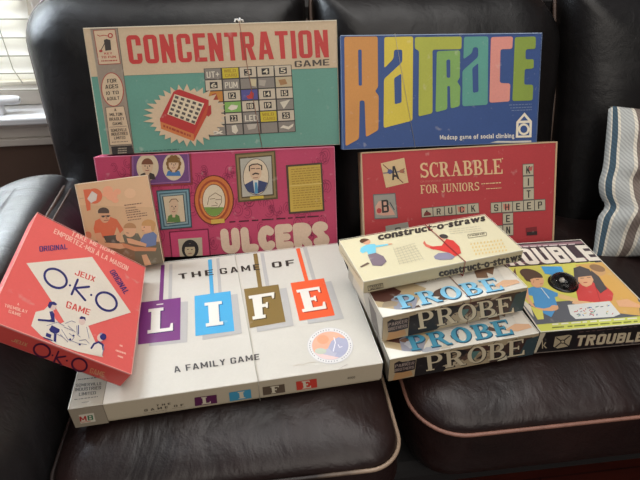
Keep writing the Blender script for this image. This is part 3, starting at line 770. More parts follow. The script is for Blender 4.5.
# frame low in the middle
b.frame([(169.5, 232), (208, 229), (211, 262), (173, 265)], 1.2, (110, 22, 52), 3)
b.poly([(169.5, 232), (208, 229), (211, 262), (173, 265)], (186, 62, 100), 2)
b.poly([(178, 239), (202, 237.3), (203, 258), (180.4, 260)], (176, 164, 140), 3)
b.ell(190.3, 249, 8.4, 9.4, (34, 30, 30), 4); b.ell(190, 250, 5.2, 6.6, (186, 168, 136), 5)
b.poly([(185, 247), (185.4, 243.8), (194.8, 243.4), (195, 246.6)], (34, 30, 30), 6)
for x in (188, 192): b.ell(x, 249.3, .8, .5, (50, 40, 36), 6)
b.line([(188.6, 253.4), (191.6, 253.2)], .6, (130, 60, 56), 6)
b.fat('ULCERS', [(222.8, 259), (329.6, 246.5), (327.6, 220.6), (219.8, 228.8)], (208, 182, 158), 4)
b.edges(.0012, (196, 110, 134), 14, ('t', 'r', 'l'))
b.done()

# ---- red crossword box
RD = (170, 50, 54)
b = Box('scrabble', RD, 'red crossword board game box with cream serif title, standing under the dark blue box', M_card, standing=True, tray=(178, 150, 116))
b.side = (178, 152, 118)
Z = (355, 145, 5.333); TL = (150, 146, 134); INK = (40, 36, 34)
b.poly([(137, 98), (262, 68), (285, 200), (165, 228)], (200, 172, 128), 2, zm=Z)
b.line([(150, 105), (255, 200)], 5, (110, 50, 46), 3, zm=Z); b.line([(152, 150), (262, 140)], 5, (70, 66, 100), 3, zm=Z)
b.ell(186, 142, 13, 13, (70, 80, 120), 4, zm=Z); b.poly([(236, 134), (266, 122), (258, 142), (268, 152), (240, 148)], (150, 96, 70), 4, zm=Z)
b.text('A', [(198, 188), (236, 180), (226, 108), (188, 116)], INK, 5, zm=Z)
b.poly([(95, 263), (215, 256), (229, 390), (104, 396)], (92, 92, 92), 2, zm=Z); b.poly([(100, 268), (211, 261), (224, 385), (108, 391)], (142, 138, 128), 3, zm=Z)
b.poly([(108, 330), (125, 300), (160, 296), (196, 340), (214, 372), (150, 376), (115, 370)], (196, 150, 130), 4, zm=Z)
b.ell(128, 350, 13, 14, (170, 60, 60), 5, zm=Z); b.line([(186, 306), (208, 344)], 5, (60, 60, 66), 5, zm=Z)
b.text('B', [(144, 362), (182, 358), (176, 290), (140, 294)], INK, 6, zm=Z)
b.poly([(162, 432), (282, 410), (296, 500), (168, 510)], (142, 138, 128), 2, zm=Z); b.text('C', [(214, 492), (248, 487), (244, 436), (212, 441)], INK, 3, zm=Z)
Z = (350, 135, 3.048); CT = (212, 176, 132)
b.serif('SCRABBLE', [(215, 130), (465, 118), (462, 72), (212, 86)], CT, 2, zm=Z, tt=.2, hh=.08)
b.ell(464, 72, 2, 2, CT, 2, zm=Z)
b.serif('FOR JUNIORS', [(215, 179), (394, 168), (393, 143), (214, 153)], CT, 2, zm=Z, tt=.18, hh=.09)
b.text('CROSSWORD GAME', [(214, 145), (308, 140), (308, 134.5), (214, 139.5)], (190, 110, 96), 2, zm=Z, bold=0)
b.words((400, 149), (462, 145), 3.2, CT, 2, zm=Z, seed=3); b.words((415, 164), (462, 161), 2.6, CT, 2, zm=Z, seed=4)
def tiles(word, q, zm):
    n = len(word)
    def L(u, v): return tuple((q[0][i]*(1-u)+q[1][i]*u)*(1-v) + (q[3][i]*(1-u)+q[2][i]*u)*v for i in (0, 1))
    b.poly([L(0, 0), L(1, 0), L(1, 1), L(0, 1)], (86, 82, 76), 2, zm=zm)
    for k, ch in enumerate(word):
        u0, u1 = (k+.04)/n, (k+.96)/n
        b.poly([L(u0, .06), L(u1, .06), L(u1, .94), L(u0, .94)], (176, 166, 142), 3, zm=zm)
        if ch == '*':
            b.poly([L(u0+.03, .7), L(u0+.05, .45), L(u1-.08, .4), L(u1-.03, .62), L(u1-.03, .82), L(u0+.03, .84)], (110, 44, 40), 4, zm=zm)
            b.poly([L(u0+.06, .42), L(u0+.09, .22), L(u1-.09, .3), L(u1-.08, .42)], (40, 36, 34), 4, zm=zm)
        elif ch != ' ':
            if ch in 'c#': b.poly([L(u0+.02, .2), L(u1-.03, .3), L(u1-.05, .8), L(u0+.03, .7)], (190, 120, 100), 4, zm=zm)
            t = {'c': 'C', '#': 'H'}.get(ch, ch)
            m = (u1-u0)*(.44 if t == 'I' else .30)
            b.text(t, [L(u0+m, .82), L(u1-m, .82), L(u1-m, .2), L(u0+m, .2)], INK, 5, zm=zm)
tiles('*RUcK', [(217, 223), (392, 206), (394, 238), (218, 252)], Z)
Z = (455, 145, 4.8)
def col_tiles(word, x0, x1, y0, y1, dx):
    n = len(word)
    for k, ch in enumerate(word):
        a, c = y0 + (y1-y0)*k/n, y0 + (y1-y0)*(k+1)/n; s0 = dx*k/n
        tiles(ch, [(x0+s0, a+1), (x1+s0, a-2), (x1+s0, c-2), (x0+s0, c+1)], Z)
col_tiles('KIT', 324, 377, 90, 264, 3)
b.poly([(352, 108), (372, 100), (368, 122), (356, 124)], (176, 90, 84), 6, zm=Z)
tiles('S#EEP', [(170, 276), (433, 258), (434, 314), (171, 328)], Z)
col_tiles('EN', 228, 279, 325, 436, 2)
tiles(' ', [(180, 388), (228, 384), (230, 440), (182, 444)], Z)
b.poly([(338, 398), (392, 391), (394, 432), (342, 436)], (120, 28, 34), 2, zm=Z); b.poly([(344, 418), (394, 413), (394, 430), (344, 434)], (44, 26, 26), 3, zm=Z)
b.words((405, 462), (470, 456), 3, (180, 96, 90), 2, zm=Z, seed=6)
b.edges(.004, (186, 156, 120), 7, ('r',)); b.edges(.0025, (190, 160, 124), 7, ('t', 'l'))
b.done()

# ---- large white box lying on the left cushion
WB = (197, 191, 180)
b = Box('life', WB, 'large white board game box lying flat across the left seat cushion', M_gloss, tray=(180, 166, 140))
b.side = (186, 172, 148)
ZA = (85, 230, 4.0); ZB = (235, 240, 3.693); GY = (172, 168, 164)
W_ = b.W
b.loc([(0, 0), (.0495, 0), (.0495, b.H), (0, b.H)], (152, 142, 126), 1)
b.loc([(.0495, 0), (.0503, 0), (.0503, b.H), (.0495, b.H)], (110, 100, 88), 2)
Z8 = (60, 370, 8.0); DK = (44, 38, 33)
b.text('SOMERVILLE', [(130, 138), (335, 122), (333, 99), (128, 113)], DK, 3, zm=Z8); b.text('INDUSTRIES', [(120, 173), (328, 156), (330, 130), (122, 147)], DK, 3, zm=Z8)
b.text('LIMITED', [(152, 210), (288, 196), (288, 172), (153, 184)], DK, 3, zm=Z8); b.words((115, 240), (310, 214), 7, (90, 82, 72), 3, zm=Z8, seed=2); b.words((175, 263), (236, 255), 6, (90, 82, 72), 3, zm=Z8, seed=4)
b.words((145, 80), (300, 62), 8, DK, 3, zm=Z8, seed=9)
def card(q, stripe, shadow, gst, colr, zm):
    b.poly(gst, GY, 1, zm=zm); b.poly(shadow, GY, 1, zm=zm); b.poly(stripe, colr, 2, zm=zm); b.poly(q, colr, 2, zm=zm)
card([(219, 291), (383, 271), (381, 440), (212, 459)], [(304, 142), (319, 140), (312, 285), (296, 287)], [(262, 300), (412, 286), (409, 450), (256, 466)], [(337, 138), (350, 136), (347, 290), (333, 290)], (112, 48, 114), ZA)
card([(438, 265), (582, 245), (598, 405), (442, 425)], [(492, 120), (507, 118), (516, 260), (501, 262)], [(468, 275), (610, 256), (628, 414), (470, 441)], [(525, 115), (537, 113), (548, 265), (535, 267)], (70, 156, 198), ZA)
card([(33, 182), (160, 165), (187, 303), (55, 326)], [(67, 52), (82, 50), (101, 178), (86, 180)], [(60, 195), (190, 177), (217, 317), (82, 341)], [(93, 50), (106, 48), (130, 185), (116, 187)], (124, 100, 54), ZB)
card([(205, 160), (328, 142), (369, 279), (238, 299)], [(225, 33), (239, 31), (272, 152), (258, 154)], [(235, 172), (355, 152), (403, 291), (270, 311)], [(251, 30), (265, 28), (300, 150), (286, 152)], (224, 88, 50), ZB)
WL = (214, 208, 198)
for t, q, zm, dk in (('L', [(250, 416), (352, 403), (352, 306), (254, 318)], ZA, (66, 26, 80)), ('I', [(484, 388), (553, 379), (547, 285), (478, 293)], ZA, (36, 110, 156)),
                     ('F', [(66, 296), (143, 283), (148, 193), (50, 208)], ZB, (74, 58, 28)), ('E', [(250, 268), (338, 254), (318, 172), (226, 186)], ZB, (150, 48, 24))):
    b.serif(t, [(x+5, y+3) for x, y in q], dk, 3, zm=zm, tt=.26, hh=.13); b.serif(t, q, WL, 4, zm=zm, tt=.26, hh=.13)
b.line([(288, 300), (312, 297)], 4, WL, 4, zm=ZA)
ZC = (60, 240, 1.939)
for t, q in (('THE', [(231, 76.5), (298, 68), (296.5, 57.5), (229, 66.5)]), ('GAME', [(311, 67), (388, 58), (386, 47), (309, 56)]), ('OF', [(412, 54.5), (455, 49.5), (453, 38.5), (410, 44)])):
    b.text(t, q, (48, 42, 38), 4, zm=ZC, gap=.25)
b.text('A FAMILY GAME', [(222, 258), (387, 232), (386, 221), (220, 246)], (70, 66, 66), 3, zm=ZC, gap=.16)
# round seal
ZD = (280, 300, 5.818)
b.ell(292, 267, 134, 106, (196, 192, 190), 1, zm=ZD); b.ell(292, 267, 130, 102, (214, 210, 206), 2, zm=ZD)
for k in range(46):
    a = 2*PI*k/46
    if k % 9 == 8: continue
    x, y = 292 + 119*math.cos(a), 267 + 92*math.sin(a)
    b.ell(x, y, 3.4, 4.6, (150, 146, 150), 3, zm=ZD, n=6)
b.ell(292, 267, 107, 83, (180, 178, 190), 3, zm=ZD)
b.ell(292, 267, 105, 81, (226, 168, 142), 4, zm=ZD, a0=140, a1=330)
b.ell(292, 267, 105, 81, (164, 164, 184), 4, zm=ZD, a0=-35, a1=80)
b.poly([(300, 240), (340, 218), (390, 232), (396, 270), (384, 305), (310, 308), (280, 280)], (164, 164, 184), 5, zm=ZD)
b.ell(292, 267, 105, 81, (222, 190, 184), 4, zm=ZD, a0=60, a1=150)
b.ell(250, 232, 34, 26, (232, 156, 122), 5, zm=ZD); b.ell(236, 300, 34, 18, (186, 190, 172), 5, zm=ZD)
b.line([(314, 222), (322, 250), (310, 300)], 6, (226, 222, 224), 6, zm=ZD); b.line([(338, 262), (346, 278), (362, 274)], 4, (226, 222, 224), 6, zm=ZD)
b.line([(78, 384), (110, 376), (130, 380), (160, 366), (204, 362)], 2.5, (196, 184, 168), 2, zm=ZD); b.line([(346, 402), (370, 386), (394, 374)], 2, (160, 150, 142), 2, zm=ZD)
# front edge
ZE = (140, 370, 5.333); ZF = (260, 350, 4.923)
b.loc([(0, -b.T), (.0495, -b.T), (.0495, 0), (0, 0)], (150, 138, 120), 1, 'front'); b.loc([(.0495, -b.T), (.0502, -b.T), (.0502, 0), (.0495, 0)], (104, 94, 82), 2, 'front')
b.poly([(78.7, 414.6), (93.7, 412.4), (95.8, 421), (80.8, 423.2)], (206, 196, 178), 3, 'front')
b.text('M', [(80.2, 421.2), (87, 420.2), (86, 415.4), (79.4, 416.2)], (168, 40, 38), 4, 'front'); b.text('B', [(88.2, 420), (93.6, 419.2), (92.6, 414.4), (87.4, 415.2)], (40, 104, 70), 4, 'front')
b.words((81.5, 421.9), (91, 420.6), .8, (190, 96, 70), 4, 'front', seed=5)
for t, q in (('THE', [(88, 193), (164, 181), (162, 172), (86, 184)]), ('GAME', [(24, 220), (150, 201), (148, 190), (22, 209)]), ('OF', [(182, 196), (234, 188), (232, 178), (180, 186)])):
    b.text(t, q, (58, 50, 44), 3, 'front', zm=ZE, gap=.5)
b.words((20, 229), (150, 210), 1.6, (120, 108, 94), 3, 'front', zm=ZE, seed=6); b.words((170, 204), (248, 193), 1.6, (120, 108, 94), 3, 'front', zm=ZE, seed=7)
for t, q, colr, zm, lq in (('L', [(290, 146), (408, 130), (412, 174), (294, 191)], (88, 30, 72), ZE, [(330, 182), (378, 175), (374, 138), (326, 144)]),
                           ('I', [(474, 119), (590, 101), (595, 147), (479, 165)], (66, 144, 176), ZE, [(526, 152), (562, 147), (556, 111), (520, 116)]),
                           ('F', [(12, 182), (120, 166), (124, 206), (16, 222)], (92, 76, 62), ZF, [(56, 212), (92, 207), (94, 173), (50, 179)]),
                           ('E', [(177, 155), (278, 139), (282, 182), (181, 197)], (196, 62, 48), ZF, [(210, 189), (252, 183), (246, 147), (204, 153)])):
    b.poly(q, colr, 3, 'front', zm=zm); b.serif(t, lq, (206, 194, 170), 4, 'front', zm=zm, tt=.26, hh=.13)
b.text('4000', [(430, 143), (468, 138), (467, 127), (429, 132)], (96, 88, 78), 3, 'front', zm=ZF, bold=0)
b.edges(.0012, (226, 222, 212), 7, ('l', 'r', 't'))
b.band((236, 262), (258.5, 384), M_cord, r=.0005)
b.done()

# ---- narrow tan box with a family photograph
TN = (206, 168, 128)
b = Box('pbox', TN, 'small tan game box showing a man and two children, behind the salmon box', M_gloss, standing=True, tray=(170, 136, 104))
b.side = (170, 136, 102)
Z = (80, 185, 6.0)
b.poly([(0, 120), (540, 120), (540, 520), (0, 520)], (196, 160, 120), 1, zm=Z)
b.poly([(60, 330), (200, 345), (540, 330), (560, 560), (0, 560), (0, 420)], (120, 92, 66), 2, zm=Z)
b.poly([(330, 380), (540, 340), (560, 500), (330, 500)], (104, 92, 70), 3, zm=Z)
OR = (206, 98, 60)
b.poly([(20, 28), (60, 24), (64, 150), (42, 156)], OR, 2, zm=Z); b.ell(86, 66, 48, 46, OR, 2, zm=Z); b.poly([(72, 36), (104, 56), (98, 92), (66, 108), (44, 82)], (206, 196, 184), 3, zm=Z)
for x, y, r in ((168, 30, 30), (190, 66, 34), (212, 92, 20), (150, 56, 18), (225, 40, 22)): b.ell(x, y, r, r*.8, (222, 156, 120), 2, zm=Z)  # rest of the title, glare painted in as paler orange
b.ell(300, 50, 34, 30, (214, 174, 134), 2, zm=Z)
for k, (x0, x1, y) in enumerate(((266, 376, 122), (272, 336, 140), (274, 352, 156), (276, 366, 168), (280, 404, 182), (284, 410, 196), (288, 370, 212))):
    b.words((x0, y), (x1, y-(x1-x0)*.13), 6, (120, 92, 70), 3, zm=Z, seed=k)
SKN = (200, 150, 112); SHD = (170, 116, 84)
# the man
b.poly([(82, 260), (92, 214), (128, 196), (180, 190), (222, 206), (262, 268), (240, 290), (222, 250), (205, 300), (150, 312), (125, 330), (98, 320)], (196, 96, 58), 4, zm=Z)
b.poly([(84, 290), (125, 285), (150, 345), (270, 352), (300, 372), (240, 384), (120, 366)], SKN, 5, zm=Z)
b.poly([(140, 306), (226, 298), (240, 350), (160, 345)], (70, 66, 56), 5, zm=Z)
b.ell(150, 182, 32, 45, SKN, 6, zm=Z); b.ell(142, 160, 34, 26, (70, 50, 38), 7, zm=Z, a0=160, a1=380)
b.line([(130, 186), (180, 184)], 5, (50, 42, 36), 8, zm=Z); b.ell(140, 188, 9, 6, (60, 50, 44), 8, zm=Z); b.ell(168, 186, 9, 6, (60, 50, 44), 8, zm=Z)
b.line([(146, 212), (172, 210)], 4, (130, 70, 54), 8, zm=Z); b.poly([(154, 190), (162, 190), (166, 202), (156, 203)], SHD, 8, zm=Z)
# first child
b.poly([(255, 300), (300, 285), (350, 290), (370, 330), (340, 350), (270, 345)], (96, 90, 72), 7, zm=Z)
b.ell(300, 272, 36, 40, (206, 160, 122), 8, zm=Z); b.ell(300, 256, 38, 30, (168, 124, 80), 9, zm=Z, a0=175, a1=365)
b.line([(280, 286), (292, 288)], 4, (110, 70, 54), 10, zm=Z); b.ell(232, 310, 16, 26, SKN, 8, zm=Z)
# second child
b.poly([(362, 330), (384, 296), (440, 280), (462, 300), (456, 360), (400, 372), (366, 350)], (96, 112, 150), 8, zm=Z)
b.poly([(280, 318), (310, 322), (400, 352), (396, 370), (290, 348)], SKN, 9, zm=Z); b.poly([(250, 345), (330, 370), (460, 376), (454, 396), (330, 396), (262, 372)], (190, 124, 84), 9, zm=Z)
b.ell(405, 252, 36, 36, (208, 160, 122), 9, zm=Z); b.ell(412, 238, 42, 32, (184, 138, 82), 10, zm=Z, a0=170, a1=375); b.ell(438, 254, 12, 24, (184, 138, 82), 10, zm=Z)
b.ell(386, 252, 4, 3, (80, 60, 50), 11, zm=Z); b.line([(374, 272), (386, 274)], 3, (150, 80, 64), 11, zm=Z)
b.poly([(370, 420), (400, 415), (430, 480), (390, 490)], SKN, 6, zm=Z); b.ell(48, 302, 22, 24, (190, 110, 80), 5, zm=Z)
b.line([(0, 82), (22, 78)], 2, (150, 120, 96), 4, zm=Z)
b.edges(.0009, (226, 206, 176), 13, ('t', 'l', 'r'))
b.done()

# ---- salmon box on the arm
SA = (224, 98, 93)
b = Box('oko', SA, 'salmon red game box with cream diamond, tilted against the sofa arm', M_gloss, tray=(176, 60, 56), tray_frac=.08)
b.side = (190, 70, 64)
DI = (222, 212, 196); NV = (44, 46, 110); Z = (20, 270, 4.0); ZO = (0, 170, 2.182); Z5 = (30, 290, 8.0)
b.poly([(26.3, 263.4), (92, 257), (130.8, 312.6), (88, 326), (98, 345), (103, 357.5), (78, 352), (56, 344.5), (41, 336), (31, 326), (35.5, 312), (44, 310), (52, 302)], DI, 1)
b.poly([(52.2, 302.5), (64, 322), (60, 324), (54, 318)], SA, 2)
b.poly([(88, 326), (104, 322), (104, 334), (96, 344)], SA, 2)
b.text('JEUX', [(217, 19), (297, 49), (303, 29), (223, -3)], (212, 84, 78), 2, zm=Z)
b.text('GAME', [(182, 151), (275, 182), (282, 160), (188, 124)], (212, 84, 78), 2, zm=Z)
def ring(cx, cy, rx, ry, w, rot, face='top', colr=NV, layer=2):
    c, si = math.cos(math.radians(rot)), math.sin(math.radians(rot))
    P = [(cx + rx*math.cos(t)*c - ry*math.sin(t)*si, cy + rx*math.cos(t)*si + ry*math.sin(t)*c) for t in [2*PI*k/28 for k in range(29)]]
    b.line(P, w, colr, layer, face)
ring(55.4, 278.6, 12.0, 8.6, 2.3, 32); ring(106.2, 301.8, 11.0, 8.4, 2.3, 32)
b.ell(69.8, 285.6, 1.1, 1.1, NV, 2); b.ell(91, 295.2, 1.1, 1.1, NV, 2)
b.line([(77.5, 280), (71.5, 294.5)], 2.3, NV, 2); b.line([(88.8, 287), (74.6, 288.4), (85, 300.5)], 2.2, NV, 2)
b.text('ORIGINAL', [(86, 179), (147, 173), (146, 162), (85, 167)], NV, 2, zm=ZO)
b.text('ORIGINAL', [(238, 222), (271, 272), (283, 267), (249, 217)], NV, 2, zm=ZO)
CP = (240, 190, 172)
b.text('TAKE ME HOME', [(154, 143), (250, 186), (254, 177), (158, 133)], CP, 2, zm=ZO); b.text('EMPORTEZ-MOI À LA MAISON', [(116, 138), (277, 221), (281, 211), (120, 128)], CP, 2, zm=ZO)
b.text('A', [(37, 295), (41, 296.5), (42, 291.5), (38, 290)], CP, 2, zm=ZO); b.text('TREMBLAY', [(9, 299), (59, 314), (60, 307), (10, 292)], CP, 2, zm=ZO); b.text('GAME', [(18, 312), (45, 321), (46, 314), (19, 305)], CP, 2, zm=ZO)
for k, (x0, y0, x1, y1) in enumerate(((398, 302, 410, 306), (382, 322, 424, 336), (390, 344, 412, 352))): b.words((x0, y0), (x1, y1), 7, CP, 2, zm=Z, seed=k)
# players drawn in navy line
LN = (120, 120, 150)
b.poly([(50, 215), (72, 180), (130, 160), (190, 180), (200, 240), (120, 262), (60, 245)], DI, 3, zm=Z5)
b.poly([(152, 176), (178, 170), (194, 196), (196, 262), (60, 248), (62, 234), (150, 240), (168, 236)], NV, 4, zm=Z5)
b.ell(182, 134, 30, 30, (216, 190, 178), 4, zm=Z5); b.poly([(140, 128), (152, 98), (190, 96), (216, 116), (204, 126), (176, 120), (160, 150), (146, 146)], NV, 5, zm=Z5)
b.line([(200, 148), (206, 154)], 3, NV, 5, zm=Z5)
b.poly([(150, 320), (172, 284), (236, 318), (232, 340), (210, 350), (206, 420), (186, 412), (190, 352), (160, 336)], NV, 4, zm=Z5)
b.poly([(130, 344), (170, 360), (162, 388), (122, 372)], NV, 4, zm=Z5); b.poly([(106, 378), (180, 404), (176, 412), (104, 386)], NV, 4, zm=Z5)
b.poly([(395, 262), (440, 258), (470, 300), (480, 400), (380, 395), (372, 330)], DI, 4, zm=Z5); b.ell(414, 250, 26, 34, (216, 190, 178), 5, zm=Z5)
b.poly([(392, 228), (408, 212), (440, 222), (442, 250), (428, 234), (400, 236)], NV, 6, zm=Z5); b.line([(384, 288), (384, 356)], 9, (90, 96, 140), 6, zm=Z5)
for P in ([(280, 270), (330, 250), (360, 262)], [(370, 290), (374, 360), (400, 380)], [(450, 300), (470, 390)], [(250, 320), (300, 400), (380, 430), (450, 440)], [(310, 350), (350, 380), (330, 410)], [(390, 410), (440, 400), (470, 430)], [(270, 300), (340, 330)], [(240, 360), (300, 420)], [(130, 290), (220, 260), (270, 290)], [(200, 350), (260, 380)], [(300, 290), (360, 340)]):
    b.line(P, 4, LN, 6, zm=Z5)
for x, y in ((318, 398), (345, 368), (395, 440)): b.ell(x, y, 9, 7, NV, 6, zm=Z5)
b.poly([(500, 450), (520, 425), (560, 425), (590, 470), (570, 530), (500, 510)], DI, 5, zm=Z5); b.line([(488, 468), (510, 434), (545, 420), (578, 440), (584, 480)], 15, NV, 6, zm=Z5)
b.ell(560, 385, 26, 30, (216, 190, 178), 6, zm=Z5); b.ell(582, 378, 26, 26, NV, 7, zm=Z5); b.poly([(552, 350), (580, 345), (566, 366)], (150, 150, 180), 8, zm=Z5)
b.line([(590, 440), (575, 520)], 5, (150, 150, 180), 6, zm=Z5)
# front edge
GD = (196, 134, 96)
b.text('JEUX', [(90, 246), (214, 292), (226, 266), (102, 222)], GD, 2, 'front', zm=(0, 310, 8.0))
ring(42.0, 350.3, 8.4, 6.2, 1.9, 22, 'front', (74, 24, 52)); ring(79.5, 364.6, 7.6, 6.2, 1.9, 22, 'front', (74, 24, 52))
b.ell(52.6, 355, .9, .9, (74, 24, 52), 2, 'front'); b.ell(67, 360.4, .9, .9, (74, 24, 52), 2, 'front')
b.line([(58.6, 351.2), (54, 361.8)], 1.8, (74, 24, 52), 2, 'front'); b.line([(65.6, 356), (56.2, 357.4), (61.8, 365)], 1.7, (74, 24, 52), 2, 'front')
b.text('GAME', [(278, 410), (336, 428), (340, 408), (284, 390)], GD, 2, 'front', zm=Z)
b.edges(.0011, (240, 168, 156), 8)
b.done()

# ---- cream construction box
CC = (214, 204, 170)
b = Box('construct', CC, 'cream construction toy box, topmost of the stack on the right cushion', M_gloss, tray=(176, 164, 130))
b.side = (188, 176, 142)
ZA = (335, 210, 6.0); ZB = (430, 205, 6.0); DKT = (58, 52, 48)
for k in (-.25, .35): b.text('construct-o-straws', [(378.3+k, 240.2), (485+k, 220.8), (483.6+k, 213.6), (376.8+k, 232.8)], DKT, 2 if k < 0 else 3, gap=.06)
SKN = (214, 160, 130)
b.poly([(150, 250), (155, 228), (190, 208), (240, 205), (244, 214), (320, 204), (322, 212), (244, 226), (246, 258), (200, 268), (190, 250), (165, 262)], (120, 196, 216), 2, zm=ZA)
b.ell(190, 192, 22, 18, SKN, 3, zm=ZA); b.ell(178, 188, 30, 15, (92, 62, 44), 4, zm=ZA, a0=120, a1=330)
b.poly([(195, 270), (245, 258), (290, 278), (310, 310), (280, 338), (225, 334), (212, 308)], (128, 112, 122), 2, zm=ZA)
b.poly([(148, 342), (196, 315), (208, 322), (160, 346)], (110, 90, 78), 2, zm=ZA); b.ell(330, 206, 14, 4, SKN, 3, zm=ZA, rot=-8)
for k in range(7): b.line([(350+k*20, 228+k*-3), (390+k*24, 330-k*5)], 1.6, (176, 168, 148), 2, zm=ZA); b.line([(350+k*6, 240+k*14), (480+k*8, 200+k*15)], 1.6, (176, 168, 148), 2, zm=ZA)
b.poly([(0, 252), (70, 246), (98, 205), (140, 215), (175, 250), (186, 290), (150, 310), (120, 290), (60, 275), (0, 262)], (206, 64, 58), 3, zm=ZB)
b.poly([(536, 186), (548, 206), (600, 225), (640, 218), (640, 232), (590, 240), (545, 222), (528, 200)], (214, 110, 92), 2, zm=ZA)
b.ell(82, 190, 26, 13, (70, 62, 60), 4, zm=ZB, rot=8); b.ell(74, 200, 16, 10, SKN, 3, zm=ZB)
b.poly([(22, 310), (50, 290), (110, 286), (150, 312), (130, 328), (60, 332), (30, 326)], (140, 134, 152), 2, zm=ZB)
b.frame([(226, 178), (336, 164), (340, 184), (230, 200)], 2.5, (96, 90, 80), 2, zm=ZB); b.text('PARKER', [(238, 190), (328, 178), (326, 170), (236, 182)], (96, 90, 80), 3, zm=ZB)
for j in range(4):
    for k in range(10): b.ell(246+k*20+j*10, 236+j*20-k*2.6, 4.5, 7, (216, 186, 122), 2, zm=ZB, n=8)
for k in range(3): b.words((110+k*6, 150+k*12), (300+k*10, 128+k*12), 3, (190, 182, 156), 2, zm=ZB, seed=k)
for k in (-1.5, 2.5): b.text('construct-o-straws', [(55+k, 429), (550+k, 328), (547+k, 284), (51+k, 389)], DKT, 2 if k < 0 else 3, 'front', zm=ZB, gap=.06)
for k in range(2): b.words((416.5, 282.5+k*3), (438, 278.5+k*3), .7, (140, 128, 100), 2, 'front', seed=k)
ZP = (360, 270, 8.0)
b.frame([(62, 128), (180, 104), (184, 140), (66, 164)], 4, DKT, 2, 'front', zm=ZP); b.text('PARKER', [(76, 143), (172, 124), (171, 111), (75, 129)], DKT, 3, 'front', zm=ZP); b.text('BROTHERS', [(82, 158), (170, 140), (169, 129), (81, 146)], DKT, 3, 'front', zm=ZP)
for k in range(3): b.words((341+k*2, 251+k*2.5), (358+k*2, 276+k*2.5), .8, (150, 136, 104), 2, 'left', seed=k)
b.edges(.0009, (230, 222, 196), 8)
b.band((424, 224.5), (463, 260.5), M_band_red, r=.0009)
b.done()

